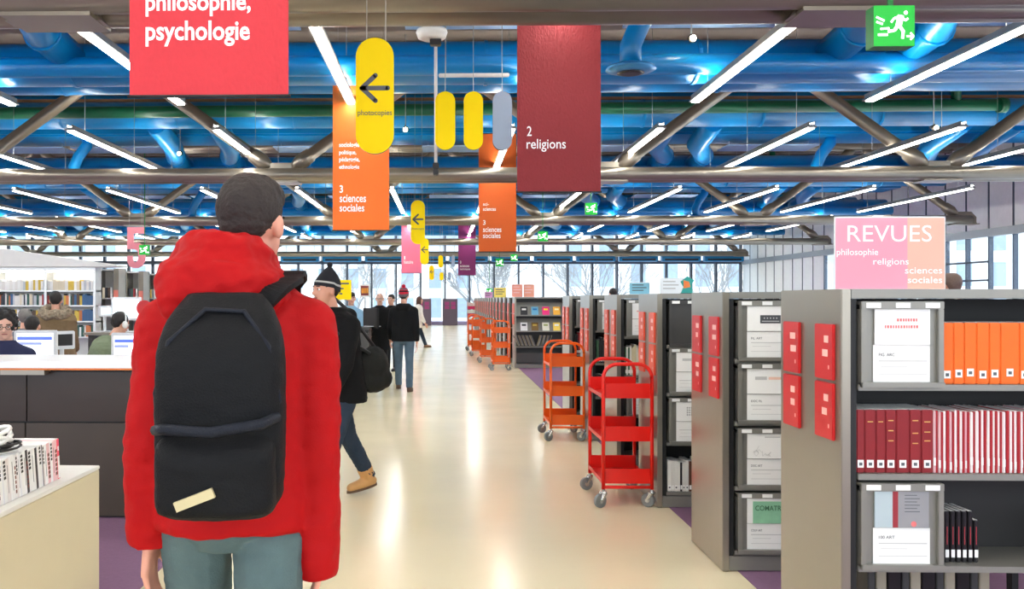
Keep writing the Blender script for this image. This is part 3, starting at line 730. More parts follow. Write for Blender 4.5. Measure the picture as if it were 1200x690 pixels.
def book(x, y, z, th, dp, h, mat, label, group, tagz=None, gold=None, name='book', lean=0):
    o = thing(name, label, 'book', (x, y, z), 0, group)
    if lean: o.rotation_euler = (0, lean, 0)
    MB().cbox(0, th, 0, dp, 0, h, min(.003, th * .2)).build('cover', mat, o)
    MB().box(.002 if th > .006 else th * .2, th - (.002 if th > .006 else th * .2), .004, dp - .003, h - .001, h + .0005).build('pages', m_paper, o)
    if tagz is not None:
        w_ = min(th * .8, .026); MB().box(th / 2 - w_ / 2, th / 2 + w_ / 2, -.0012, 0, tagz, tagz + .030).build('spine_label', m_tagw, o)
        if th > .02: MB().box(th / 2 - w_ * .25, th / 2 + w_ * .25, -.0018, -.0012, tagz + .008, tagz + .02).build('label_print', m_ink, o)
    if gold:
        m = MB()
        for zz in gold: m.box(th * .25, th * .75, -.001, 0, zz * h, zz * h + .004)
        m.build('gilt_title', M('gilt', (214, 160, 90), .4, .3), o)
    return o
m_or = M('book_orange', (240, 108, 12), .55, 0, .04, 10); m_rd = M('book_maroon', (136, 14, 24), .55, 0, .08, 10)
# orange bound volumes, top tier
x = SHX + .075 + .322; y0 = UY[0] + .035; i = 0
for th in (.048, .040, .047, .048, .042, .072, .04, .028, .032, .035, .04, .045, .04, .035):
    book(x, y0, TZ[3] + .0245, th, .2, .238, m_or, 'orange bound volume on the nearest unit, %s from the left of the top tier' % od(i), 'orange bound volumes', .022 + (i % 3) * .004, name='bound_volume')
    x += th + .0006; i += 1
    if x > SHX + .07 + BW - .05: break
# maroon volumes then thin red and white issues on the second tier
x = SHX + .05; i = 0
x = SHX + .074
for th, g in ((.030, None), (.042, (.8,)), (.036, (.8,)), (.040, (.82, .66, .5)), (.050, None), (.044, (.82, .62, .46)), (.046, (.8, .64, .5))):
    book(x, y0, TZ[2] + .0245, th, .2, .245, m_rd, 'dark red bound volume on the nearest unit, %s from the left of its tier' % od(i), 'dark red bound volumes', .02, g, name='bound_volume')
    x += th + .001; i += 1
rr = random.Random(5); m_tr = M('issue_red', (168, 20, 32), .5); m_tw = M('issue_white', (238, 226, 224), .5); m_tp = M('issue_pink', (222, 178, 182), .5); i = 0
while x < SHX + .07 + BW - .025:
    th = rr.choice((.007, .009, .010, .012)); mt = m_tr if i % 2 else rr.choice((m_tw, m_tw, m_tp))
    book(x, y0 + rr.uniform(0, .004), TZ[2] + .0245, th, .19, .240 + rr.uniform(-.004, .004), mt, 'thin red and white issue in the nearest unit, %s along its run' % od(i), 'thin red and white issues', .012 + rr.uniform(0, .02) if i % 2 == 0 else None, name='thin_issue')
    x += th + .0012; i += 1
# black cases, third tier
x = SHX + .075 + .332; m_bk = M('case_black', (22, 20, 22), .3)
for i in range(7):
    o = book(x, y0 + .03, TZ[1] + .0245, .017, .14, .20 if i < 6 else .165, m_bk, 'black slim case in the nearest unit, %s from the left beside the lower flap' % ORD[i], 'black slim cases', .02, name='slim_case')
    MB().box(.006, .010, -.001, 0, .07, .14).build('red_strip', M('strip_red', (150, 40, 50), .5), o); x += .0225
o = thing('book_end', 'clear bent bookend left of the black slim cases', 'bookend', (SHX + .075 + .319, y0 + .02, TZ[1] + .0245))
MB().box(0, .0025, 0, .1, 0, .205).box(0, .011, 0, .1, 0, .0025).build('plate', m_alu, o)
# lowest tier seen at the frame edge: volumes behind
x = SHX + .27
for i in range(11):
    th = .03 + .012 * (i % 3)
    book(x, UY[0] + .36, TZ[0] + .0225, th, .2, .26 + .01 * (i % 2), [m_dgrey, M('book_tan', (170, 160, 140), .6), m_bk][i % 3], 'grey or tan volume low in the nearest unit, %s from the left' % ORD[i], 'lowest tier volumes', None, name='bound_volume'); x += th + .006
# volumes on other units
cols = [M('vol_white', (226, 224, 218), .6), M('vol_green', (70, 110, 80), .6), M('vol_cream', (214, 204, 170), .6), M('vol_black', (34, 34, 38), .5), M('vol_red', (150, 36, 40), .6), M('vol_blue', (60, 84, 130), .6), M('vol_brown', (96, 60, 44), .6)]
def run(n, tier, x0, x1, pal, lab, hh=.25, lo=.012, hi=.03, tg=True):
    r_ = random.Random(n * 10 + tier); x = x0; i = 0
    while x < x1:
        th = r_.uniform(lo, hi); h = hh + r_.uniform(-.02, .01)
        book(SHX + x, UY[n] + .03, TZ[tier] + .0245, th, .19, h, cols[r_.choice(pal)], '%s, %s from the aisle' % (lab, od(i)), lab, .015 if tg else None, name='bound_volume'); x += th + .0015; i += 1
run(2, 0, .08, .40, (0, 0, 0, 6, 3), 'white or brown volume on the lowest tier of the third unit', .22)
run(3, 2, .08, .60, (0, 2, 1, 0), 'pale thin volume on the second tier of the fourth unit', .26, .008, .016)
run(4, 2, .08, .60, (3, 1, 3), 'dark volume on the second tier of the fifth unit', .26)
run(5, 2, .08, .60, (4, 4, 3), 'dark red volume on the second tier of the sixth unit', .26)
run(4, 1, .08, .50, (3, 5, 3), 'dark volume on the third tier of the fifth unit', .24)

# acrylic sign on top of the nearest unit
def stand_sign(px0, px1, py0, Y, zb, label, grad, lines=(), name='stand_sign'):
    a = at(px0, 0, Y); b = at(px1, 0, Y); W_ = b.x - a.x; H_ = at(px0, py0, Y).z - zb
    t = thing(name, label, 'sign', (a.x, Y, zb + .001))
    for k, (c, f0, f1) in enumerate(grad): MB().box(W_ * f0, W_ * f1, 0, .003, .004, H_ - .006).build('print_sheet', c, t)
    MB().cbox(-.003, W_ + .003, -.0, .008, H_ - .006, H_, .001).box(-.003, 0, .0, .008, 0, H_).box(W_, W_ + .003, 0, .008, 0, H_).box(0, W_, .0031, .007, .0, H_ - .006).build('acrylic_frame', M('acrylic', (226, 232, 234), .15), t)
    MB().box(0, W_, -.03, .06, 0, .003).build('foot', MATS['acrylic'], t)
    return t, W_, H_
t, W_, H_ = stand_sign(979, 1107, 254, 3.82, SHH, 'pink and peach REVUES sign standing on the nearest shelving unit', [(M('revues_pink', (246, 152, 172), .45, 0, .06, 3), 0, .66), (M('revues_peach', (250, 178, 158), .45, 0, .05, 3), .66, 1)])
text('REVUES', W_ * .11, H_ * .655, W_ * .77, H_ * .225, -.001, m_text, t, bold=-.002)
text('philosophie', W_ * .01, H_ * .445, W_ * .38, H_ * .115, -.001, m_text, t, bold=.006)
text('religions', W_ * .345, H_ * .315, W_ * .325, H_ * .115, -.001, m_text, t, bold=.006)
text('sciences', W_ * .635, H_ * .22, W_ * .34, H_ * .085, -.001, m_text, t, bold=.008)
text('sociales', W_ * .66, H_ * .09, W_ * .315, H_ * .09, -.001, m_text, t, bold=.008)

# ---------------------------------------------------------------- second block of shelving farther down the aisle
def far_unit(i, Y0):
    t = thing('shelving_unit', '%s shelving unit of the far block right of the aisle' % (ORD[i]), 'shelving', (SHX, Y0, 0), 0, 'metal shelving units right of the aisle')
    MB().box(0, .036, 0, SHD, .004, SHH).build('end_panel', m_panel, t); MB().box(2.0, 2.04, 0, SHD, .004, SHH).build('end_panel', m_panel, t)
    MB().box(.037, 2, 0, SHD, SHH - .036, SHH).build('top_panel', m_grey, t)
    MB().box(.037, 2, .01, SHD - .01, .005, .09).build('plinth', m_grey, t)
    MB().box(.037, 2, SHD / 2 - .01, SHD / 2 + .01, .09, SHH - .036).build('back_panel', m_dgrey, t)
    for z in TZ[1:]:
        MB().box(.037, 2, .01, SHD - .01, z, z + .024).build('shelf', m_grey, t)
    for y0, y1 in ((.06, .26), (.36, .56)):
        for z0, z1 in ((1.18, 1.40), (.945, 1.168)):
            MB().box(-.013, -.0005, y0, y1, z0, z1).build('sign_plate', m_orgp, t)
    return t
FYS = [19.4 + 1.6 * k for k in range(17)]
for i, y in enumerate(FYS):
    t = far_unit(i, y)
    if i == 0:      # display front: sloped racks with covers
        for k, z in enumerate((1.14, .80)):
            MB().add([(.04, .0, z), (1.05, .0, z), (1.05, .14, z + .28), (.04, .14, z + .28), (.04, .015, z), (1.05, .015, z), (1.05, .155, z + .28), (.04, .155, z + .28)], [(0, 1, 2, 3), (7, 6, 5, 4), (0, 4, 5, 1), (3, 2, 6, 7), (0, 3, 7, 4), (1, 5, 6, 2)]).build('display_rack', m_grey, t)
            MB().box(.04, 1.05, -.05, .0, z - .015, z + .012).build('ledge', m_grey, t)
        MB().box(.04, 1.05, -.005, .0, .11, .33).build('front_panel', m_dgrey, t)
        MB().box(1.05, 1.10, -.02, SHD, .005, SHH).build('upright', m_dgrey, t)
cc = [('black and white', (40, 40, 44)), ('light blue', (110, 180, 214)), ('magenta and yellow', (236, 40, 130)), ('yellow and orange', (246, 180, 60)), ('white', (240, 240, 240)), ('brown and gold', (130, 100, 50)), ('pale cream', (236, 232, 214)), ('bright yellow', (250, 214, 90))]
for i, (nm, c) in enumerate(cc):
    r_, q = divmod(i, 4); z = (1.14, .80)[r_] + .013
    o = thing('magazine', '%s cover on the grey display shelf, %s row' % (nm, ['upper', 'lower'][r_]), 'magazine', (SHX + .13 + q * .235, 19.4 - .022, z), 0)
    o.rotation_euler = (-.42, 0, 0)
    MB().box(0, .15, 0, .012, 0, .19).build('cover', M('mag_' + str(i), c, .5), o)
    MB().box(.03, .12, -.002, 0, .11, .15).build('cover_print', M('mag_p' + str(i), [(230, 230, 230), (30, 120, 190), (250, 220, 40), (250, 240, 180), (60, 60, 60), (200, 170, 70), (170, 180, 110), (250, 250, 240)][i], .5), o)
for i in range(26):
    o = thing('thin_issue', 'thin slanted issue in the grey display shelf, %s from the left' % od(i), 'magazine', (SHX + .06 + i * .027, 19.4 + .02, .48), 0, 'slanted issues in the display shelf')
    o.rotation_euler = (0, -.35 if i < 16 else .3, 0)
    MB().box(0, .008, 0, .2, 0, .24).build('cover', [m_dgrey, cols[2], m_lightink][i % 3], o)

# ---------------------------------------------------------------- book trolleys
def trolley(label, loc, mat, w=.375, L=.62):
    t = thing('book_trolley', label, 'trolley', loc, 0, 'book trolleys along the right of the aisle')
    r = .0135
    for y in (r, L - r):
        pts = [(r, y, .13), (r, y, .93)]
        for k in range(7):
            a = PI - k * PI / 12; pts.append((r + .10 + .10 * math.cos(a), y, .93 + .10 * math.sin(a)))
        for k in range(7):
            a = PI / 2 - k * PI / 12; pts.append((w - r - .10 + .10 * math.cos(a), y, .93 + .10 * math.sin(a)))
        pts += [(w - r, y, .93), (w - r, y, .13)]
        MB().tube(pts, r, 12).build('hoop_frame', mat, t, True)
        MB().tube([(r, y, .145), (w - r, y, .145)], .012, 10).build('lower_rail', mat, t, True)
    for z in (.17, .475, .785):
        m = MB(); y0, y1 = r * 2, L - r * 2; x0, x1 = .004, w - .004
        m.cbox(x0, x1, y0, y1, z, z + .008, .002)
        m.cbox(.01, w - .01, y0 - .004, y0 + .004, z - .002, z + .105, .002).cbox(.01, w - .01, y1 - .004, y1 + .004, z - .002, z + .105, .002)
        m.cbox(x0 - .002, x0 + .003, y0, y1, z, z + .028, .001).cbox(x1 - .003, x1 + .002, y0, y1, z, z + .028, .001)
        m.build('tray', mat, t)
    for i, (x, y) in enumerate(((r, r), (w - r, r), (r, L - r), (w - r, L - r))):
        a = (3.7, 2.5, 3.4, 2.2)[i]; dx, dy = math.cos(a) * .03, math.sin(a) * .03
        c = MB().tube([(x, y, .135), (x, y, .112)], .012, 8).tube([(x, y, .116), (x, y, .106)], [.022, .026], 10)
        n_ = Vector((-dy, dx, 0)).normalized()
        cx, cy_ = x + dx, y + dy
        for sgn in (1, -1):
            o_ = n_ * .019 * sgn
            c.tube([(x + o_.x, y + o_.y, .11), (cx + o_.x, cy_ + o_.y, .056)], [.018, .012], 6)
        c = c.build('caster', m_chrome, t)
        ctr = Vector((cx, cy_, .0505))
        MB().tube([ctr - n_ * .014, ctr - n_ * .011, ctr + n_ * .011, ctr + n_ * .014], [.044, .05, .05, .044], 20).build('wheel', m_rubber, c)
        MB().tube([ctr - n_ * .017, ctr + n_ * .017], .018, 12).build('hub', m_chrome, c)
    return t
m_tred = M('trolley_red', (222, 22, 8), .32); m_tor = M('trolley_orange', (236, 96, 8), .32)
trolley('bright red three tier book trolley with arched handles beside the third shelving unit', (1.135, 6.46, 0), m_tred)
ot = trolley('orange three tier book trolley just behind the red one', (1.115, 9.46, 0), m_tor)
for i, (x, y) in enumerate(((1.02, 18.75), (.86, 21.0), (.74, 23.4), (.70, 25.9))):
    c = copytree(ot, None, ['front orange trolley of the cluster beside the far shelves', 'second orange trolley of the far cluster', 'third orange trolley of the far cluster', 'rearmost orange trolley of the far cluster'][i])
    c.location = (x, y, 0)
# pink and white rack near the glass
t = thing('display_rack', 'small white rack with magenta bands at the end of the shelving', 'rack', (1.15, 44, 0))
for z in (.25, .62, .98): MB().box(0, .46, 0, .4, z, z + .16).build('magenta_band', M('magenta', (224, 48, 110), .5), t); MB().box(.01, .45, .01, .39, z + .16, z + .33).build('white_band', m_white, t)
for x in (0, .43): MB().box(x, x + .03, 0, .03, 0, 1.35).box(x, x + .03, .37, .4, 0, 1.35).build('post', m_white, t)
for i, (px, Y) in enumerate(((527.5, 50.5), (496.5, 50.0))):
    a = at(px, 0, Y)
    t = thing('kiosk', ['dark purple cabinet right of the far aisle end', 'dark purple cabinet behind the woman in white'][i], 'cabinet', (a.x, Y, 0))
    MB().cbox(-.42, .42, 0, .5, 0, 1.5, .02).build('body', M('kiosk_grey', (92, 78, 92), .5), t)
    for x in (-.30, .05):
        for z in (.92, 1.14): MB().box(x, x + .25, -.012, 0, z, z + .19).build('panel', M('kiosk_magenta', (150, 50, 110), .5), t)
struct(MB().box(-9, 5.5, 51.6, 52.4, 0, .2).build('trim_1', MATS['sill_lilac']))

# small signs on top of the shelves behind
def ssign(px0, px1, py0, Y, label, col, ink=None, nl=3):
    t, W_, H_ = stand_sign(px0, px1, py0, Y, SHH, label, [(M('sheet_%d' % px0, col, .5), 0, 1)])
    m = MB()
    for k in range(nl): m.box(W_ * .12, W_ * (.7 + .15 * (k % 2)), -.0012, -.0004, H_ * (.75 - .22 * k), H_ * (.75 - .22 * k) + H_ * .08)
    m.build('text_lines', ink or m_ink, t)
ssign(738, 761, 331, 8.2, 'light blue sign standing on the fourth shelving unit', (134, 196, 216))
ssign(774, 799, 326, 7.0, 'pale white sign standing on the third shelving unit', (236, 240, 244), m_lightink)
ssign(579, 593, 337, 27.6, 'yellow sign standing on the far shelves', (250, 224, 110))
ssign(568, 577, 342, 34.0, 'pinkish lilac sign standing on the far shelves', (224, 160, 206))
ssign(600, 612.5, 333, 19.9, 'left salmon sign standing on the grey display shelf', (246, 160, 140), m_pinkbar)
ssign(613.5, 626, 333, 19.9, 'right salmon sign standing on the grey display shelf', (246, 166, 140), m_pinkbar)
a = at(800, 0, 6.7)
t = thing('figurine', 'small teal and orange painted cut-out standing on the third shelving unit', 'figurine', (a.x, 6.75, SHH + .001))
MB().prism([(0, 0), (.09, 0), (.08, .07), (.1, .1), (.05, .13), (.0, .09), (.02, .05)], 0, .012).build('body', M('teal', (40, 160, 150), .5), t)
MB().prism([(.02, .04), (.07, .05), (.06, .09), (.02, .1)], -.004, 0).build('patch', M('fig_orange', (240, 130, 60), .5), t)
MB().box(0, .09, -.02, .03, 0, .004).build('foot', m_dark, t)

# ---------------------------------------------------------------- left: low cream cabinet with booklets
t = thing('low_cabinet', 'low cream cabinet with pale top at the lower left corner', 'cabinet', (-1.7, 1.3, 0))
MB().cbox(-1.0, 0, 0, 3.09, .004, .66, .004).build('body', M('cabinet_cream', (206, 196, 166), .5, 0, .03), t)
MB().cbox(-1.0, .002, -.002, 3.092, .66, .678, .003).build('top_board', M('cabinet_top', (226, 226, 220), .35), t)
rr = random.Random(12); y = 4.06; i = 0
pal = [(238, 238, 236), (232, 226, 224), (224, 226, 232), (244, 244, 244), (238, 238, 236)]
names = {0: 'pink and white booklet at the far end of the row on the cream cabinet', 1: 'thin pink striped booklet beside the end one on the cream cabinet'}
while y > 3.0:
    th = (.022 if i == 0 else rr.choice((.006, .008, .014, .02, .026))); h = .185 + rr.uniform(-.006, .004); y -= th
    c = (244, 84, 110) if i == 0 else rr.choice(pal)
    if i in (1, 2, 4): c = (238, 196, 200)
    dk = i in (7, 12, 16)
    if dk: c = (60, 56, 58)
    o = thing('booklet', names.get(i, '%s booklet standing on the cream cabinet, %s from the far end' % ('dark' if dk else 'white', od(i))), 'booklet', (-1.752, y, .680), 0, 'booklets on the low cabinet')
    o.rotation_euler = (.10 + .05 * (i > 3), 0, 0)
    MB().box(-.2, 0, 0, th * .93, 0, h).build('cover', M('bk%d_%d_%d' % c, c, .5), o)
    MB().box(-.199, -.003, th * .1, th * .83, h - .001, h + .001).build('pages', m_paper, o)
    if i == 0:
        MB().box(0, .0008, .002, th * .9, .004, .105).build('white_area', m_paper, o); MB().box(.0, .0012, .006, .016, .13, .15).build('title', m_text, o)
    elif th >= .014:
        m = MB()
        if i % 3 == 0:
            for k in range(5): m.box(0, .0008, th * .15, th * .8, h * (.9 - k * .09), h * (.9 - k * .09) + .011)
            m.build('title', m_dark, o)
        elif i % 3 == 1:
            for k in range(6): m.box(0, .0008, th * .2, th * .85, h * (.12 + k * .11), h * (.12 + k * .11) + .014)
            m.build('picture_strip', M('pic_brown', (120, 70, 60), .5, 0, .6, 90), o)
        else:
            MB().box(0, .0008, th * .4, th * .5, h * .2, h * .85).build('title', m_ink, o)
    y -= .0012; i += 1
t = thing('cable_bundle', 'white and black coiled headphone cables lying on the booklets', 'cable', (-1.84, 3.62, .868))
for k, (mt, nm, r_, rad) in enumerate(((m_white, 'white_cable', .011, .085), (m_white, 'white_cable', .009, .07), (m_dark, 'black_cable', .005, .10), (m_dark, 'black_cable', .005, .06))):
    pts = []
    for q in range(26):
        a = 2 * PI * q / 12
        pts.append((math.cos(a) * rad * .7 + .01 * k, math.sin(a) * rad * 1.1 + .02 * (k == 2), .02 + (.05 if k < 2 else .012) * (1 + math.sin(a * .5 + k)) * .8))
    MB().tube(pts, r_, 7).build(nm, mt, t, True)

# ---------------------------------------------------------------- reception counter
m_cf = M('counter_panel', (52, 42, 34), .28, .1, .25, 3)
def perf(m):
    n = m.node_tree.nodes; l = m.node_tree.links; b = n['Principled BSDF']
    t = n.new('ShaderNodeTexCoord'); v = n.new('ShaderNodeTexVoronoi'); v.inputs['Scale'].default_value = 14; v.feature = 'SMOOTH_F1'
    bp = n.new('ShaderNodeBump'); bp.inputs['Strength'].default_value = .12; bp.inputs['Distance'].default_value = .006
    l.new(t.outputs['Object'], v.inputs['Vector']); l.new(v.outputs[0], bp.inputs['Height']); l.new(bp.outputs[0], b.inputs['Normal'])
perf(m_cf)
m_cf2 = M('counter_panel_lower', (64, 55, 46), .4, .1, .2, 4)
t = thing('reception_counter', 'long dark fronted counter with white top on the left', 'counter', (0, 0, 0))
MB().cbox(-7.5, -1.6, 6.0, 6.75, 1.03, 1.075, .004).build('worktop', M('counter_white', (236, 238, 240), .3), t)
MB().box(-7.5, -1.6, 6.0, 6.75, 1.018, 1.03).build('orange_edge', M('edge_orange', (214, 120, 50), .5), t)
for k in range(4):
    x1 = -1.62 - k * 1.24
    if k == 0: x1 = -1.62
    MB().cbox(x1 - 1.232, x1, 6.08, 6.1, .66, 1.0, .002).build('upper_panel', m_cf, t)
    MB().cbox(x1 - 1.232, x1, 6.06, 6.08, .02, .652, .002).build('lower_panel', m_cf2, t)
MB().box(-7.4, -1.63, 6.1, 6.6, .004, 1.018).build('carcass', m_black, t)
MB().box(-3.0, -2.7, 6.0, 6.12, .985, 1.017).build('bracket', m_panel, t)
# work tables and monitors behind the counter
t = thing('work_table', 'white work table behind the counter carrying computer monitors', 'table', (-5.75, 8.2, 0))
MB().cbox(0, 3.4, 0, .8, .71, .74, .004).build('tabletop', m_white, t)
for x, y in ((.05, .05), (3.3, .05), (.05, .7), (3.3, .7)): MB().box(x, x + .05, y, y + .05, .004, .71).build('leg', m_alu, t)
def monitor(px0, px1, py0, Y, zb, label, screen, rz=0, back=False, w=None, h=None, mf=None):
    mf = mf or M('monitor_white', (222, 224, 226), .4)
    a = at((px0 + px1) / 2, py0, Y); w = w or (at(px1, 0, Y).x - at(px0, 0, Y).x); h = h or w * .78
    t = thing('computer_monitor', label, 'monitor', (a.x, Y, zb + .001), rz + (PI if back else 0)); z1 = a.z - zb
    f = MB().cbox(-w / 2, w / 2, 0, .045, z1 - h, z1, .008).build('frame', mf, t)
    s_ = MB().box(-w / 2 + .03, w / 2 - .03, -.002, 0, z1 - h + .035, z1 - .03).build('screen', screen, t)
    if screen is m_scr:
        MB().box(-w / 2 + .035, w / 2 - .04, -.003, -.002, z1 - .095, z1 - .06).build('page_header', M('scr_blue', (70, 90, 170), .4, 0, 0, emit=.6), t)
        MB().box(-w / 2 + .035, w / 2 - .14, -.003, -.002, z1 - .14, z1 - .115).build('page_row', M('scr_blue2', (110, 120, 180), .4, 0, 0, emit=.6), t)
    MB().tube([(0, .05, .01), (0, .05, z1 - h + .05)], .022, 8).build('stand', M('monitor_white', (222, 224, 226), .4), t)
    MB().cbox(-.12, .12, -.05, .14, 0, .012, .004).build('base', MATS['monitor_white'], t)
    return t
m_scr = M('screen_on', (226, 234, 250), .4, 0, 0, emit=.75); m_scr2 = M('screen_blank', (214, 232, 240), .4, 0, 0, emit=.7); m_bkm = M('monitor_back', (190, 192, 194), .4)
monitor(16, 66, 387, 8.5, .74, 'white monitor with blue page header at the left behind the counter', m_scr)
monitor(130, 168, 390, 8.45, .74, 'white monitor with blue purple page next to the red sleeve', m_scr)
t = monitor(62, 89, 388, 8.75, .74, 'monitor turned side-on with black rear shell behind the counter', m_dark, rz=.9)
# raised station with a white all-in-one
t = thing('station_table', 'grey standing-height table carrying a white monitor by the left shelves', 'table', (-4.95, 12.2, 0))
MB().cbox(0, 1.6, 0, .6, 1.0, 1.035, .004).build('tabletop', m_panel, t)
for x in (.05, 1.5): MB().box(x, x + .05, .05, .55, .004, 1.0).build('leg', m_dgrey, t)
monitor(130, 165, 348, 12.4, 1.035, 'large white monitor with blank pale screen on the standing table', m_scr2)
monitor(119, 130, 358, 12.5, 1.035, 'small white monitor edge-on left of the blank one', m_scr2, rz=.8, w=.2)
o = thing('red_disc_sign', 'round red sign plate beside the blank white monitor', 'sign', at(169, 361, 12.3))
MB().tube([(0, 0, .0), (0, .02, .0)], .11, 24).build('disc', m_redp, o); MB().tube([(0, .01, -.1), (0, .01, 1.036 - o.location.z)], .012, 8).build('stem', m_alu, o)

# ---------------------------------------------------------------- left bookshelves under a white canopy
LBY = 18.7
t = thing('bookcase', 'long white lit bookcase against the left side of the hall', 'bookcase', (-13.2, LBY, 0))
LX = at(112, 0, LBY).x + 13.2
LT = [at(100, p, LBY).z for p in (394.5, 376, 357.5, 340)]
MB().box(0, LX, .32, .36, .0, 2.12).build('back_panel', m_white, t)
for z in LT + [.25]: MB().box(0, LX, 0, .32, z - .03, z).build('shelf', m_alu, t)
MB().box(0, LX, -.02, .36, 2.09, 2.16).build('top_panel', m_alu, t)
x = LX
while x > 0:
    MB().box(x - .05, x, -.005, .36, 0, 2.09).build('upright', m_alu, t); x -= 1.04
MB().box(.1, LX - .06, .02, .07, 2.065, 2.088).build('shelf_lamp', M('shelf_lamp_tube', (255, 250, 240), .4, 0, 0, emit=7), t)
tp = thing('canopy', 'white sloping canopy fascia above the left bookcase', 'canopy', (0, LBY, 0))
A = at(-20, 288, LBY); B = at(140, 312.5, LBY)
MB().prism([(-13.5, A.z + .45), (-13.5, 2.17), (B.x, 2.17), (B.x, 2.2), (A.x, A.z)][::-1], -.15, .5).build('fascia', M('canopy_white', (232, 232, 226), .6), tp)
rr = random.Random(3); bc = [(236, 234, 228), (226, 216, 190), (60, 66, 76), (180, 60, 60), (70, 110, 150), (220, 190, 80), (96, 80, 70), (200, 206, 210), (60, 100, 90), (212, 130, 80), (150, 150, 150), (244, 244, 240)]
bm_ = [M('lib%d' % i, c, .6, 0, .03) for i, c in enumerate(bc)]
bmesh_ = {}
for ti, z in enumerate(LT):
    x = LX - .07; i = 0
    while x > LX - 2.6:
        th = rr.choice((.03, .04, .05, .06)); h = rr.choice((.2, .22, .24)) if ti < 3 else rr.choice((.19, .22))
        x -= th + .004
        mi = rr.randrange(12) if ti < 3 else rr.choice((0, 1, 11, 5, 7, 11, 0))
        if ti in (1, 2) and i < 5: mi = 4
        key = (th, h, mi)
        if key not in bmesh_: bmesh_[key] = MB().box(0, th, 0, .2, 0, h).mesh('book', bm_[mi])
        o = ob('book', bmesh_[key], None, (-13.2 + x, LBY + .04, z + .0005))
        tag(o, 'book in the lit bookcase, %s from its right end, %s shelf down' % (od(i), ORD[3 - ti]), 'book', 'books in the lit bookcase'); i += 1
# bookcases beyond, end on
for k, (px0, px1, Y) in enumerate(((113, 139, 20.5), (147, 168, 22.5), (172, 190, 24.5))):
    a = at(px0, 0, Y); b = at(px1, 0, Y); W_ = b.x - a.x
    t = thing('bookcase', '%s grey bookcase beyond the lit one, right of it' % ORD[k], 'bookcase', (a.x, Y, 0), 0, 'grey bookcases beyond')
    MB().box(0, .04, 0, .5, 0, 2.2).build('side_panel', m_panel, t); MB().box(W_ - .12, W_, 0, .5, 0, 2.2).build('side_panel', m_panel, t)
    MB().box(0, W_, .44, .48, 0, 2.2).build('back_panel', m_white, t)
    for z in (.2, .65, 1.1, 1.52, 2.18): MB().box(.04, W_ - .12, 0, .44, z - .03, z).build('shelf', m_alu, t)
    MB().box(W_ - .115, W_ - .01, -.015, 0, 1.35, 1.7).build('sign_plate', M('plate_salmon', (244, 140, 124), .5), t)
    x = .06; i = 0
    while x < W_ - .2:
        for z in (1.1, 1.52):
            th = rr.choice((.04, .05, .06)); mi = rr.randrange(12); key = (th, .24, mi)
            if key not in bmesh_: bmesh_[key] = MB().box(0, th, 0, .2, 0, .24).mesh('book', bm_[mi])
            if x + th < W_ - .13:
                tag(ob('book', bmesh_[key], None, (a.x + x, Y + .04, z + .0005)), 'book in the %s grey bookcase beyond, %s shelf, %s along' % (ORD[k], 'upper' if z > 1.3 else 'lower', od(i)), 'book', 'books in the grey bookcases')
        x += .062; i += 1

# ---------------------------------------------------------------- information desk mid-hall
t = thing('information_desk', 'dark information desk left of the aisle in front of the bald man', 'desk', (-3.2, 14.3, 0))
MB().cbox(0, 2.02, 0, .7, 1.0, 1.04, .004).build('worktop', m_dgrey, t)
MB().box(.03, 1.99, .05, .65, .004, 1.0).build('body', m_black, t)
MB().cbox(1.6, 2.0, -.02, .04, .2, .95, .003).build('front_panel', m_dgrey, t)
monitor(426, 441, 361, 14.7, 1.04, 'dark monitor seen on the information desk beside the bald man', m_dark, rz=-.9, w=.42, h=.34, mf=m_dark)
o = thing('paper_stack', 'stack of pink and white leaflets on the information desk corner', 'paper', (-1.48, 14.42, 1.041))
for k in range(4): MB().box(-.1 + .008 * k, .12 - .005 * k, -.06, .12, .02 * k, .02 * k + .019).build('leaflet', m_paper if k % 2 else M('leaflet_pink', (236, 170, 170), .5), o)
def post_sign(px0, px1, py0, py1, Y, label, mat, deco):
    a = at(px0, py1, Y); b = at(px1, py0, Y); W_, H_ = b.x - a.x, b.z - a.z
    t = thing('post_sign', label, 'sign', (a.x, Y, 0))
    MB().cbox(0, W_, 0, .02, a.z, b.z, .003).build('panel', mat, t)
    MB().tube([(W_ / 2, .04, .02), (W_ / 2, .04, b.z - .05)], .018, 8).build('post', m_alu, t); MB().tube([(W_ / 2, .04, .004), (W_ / 2, .04, .02)], .16, 16).build('base', m_alu, t)
    deco(t, W_, a.z, H_)
def dl(t, W_, z, H_):
    m = MB()
    for k, (f0, f1) in enumerate(((.1, .9), (.3, .66), (.45, .6))): m.box(W_ * f0, W_ * f1, -.002, 0, z + H_ * (.78 - .26 * k), z + H_ * (.86 - .26 * k))
    m.build('text_lines', m_ink, t)
def dp(t, W_, z, H_):
    MB().box(W_ * .12, W_ * .88, -.002, 0, z + H_ * .12, z + H_ * .88).build('maroon_field', M('poster_maroon', (140, 60, 60), .5), t)
    m = MB()
    for k in range(4): m.tube([(W_ * (.2 + .17 * k + .06), -.004, z + H_ * .3), (W_ * (.2 + .17 * k + .04), -.004, z + H_ * .7)], W_ * .075, 8)
    m.build('orange_fingers', M('poster_orange', (246, 170, 60), .5), t)
post_sign(386, 411.5, 328, 351, 12.0, 'bright yellow notice on a post behind the man in the black beanie', m_yel, dl)
post_sign(421.5, 433.5, 333, 348, 17.5, 'small white framed poster with orange figure on a post', m_white, dp)

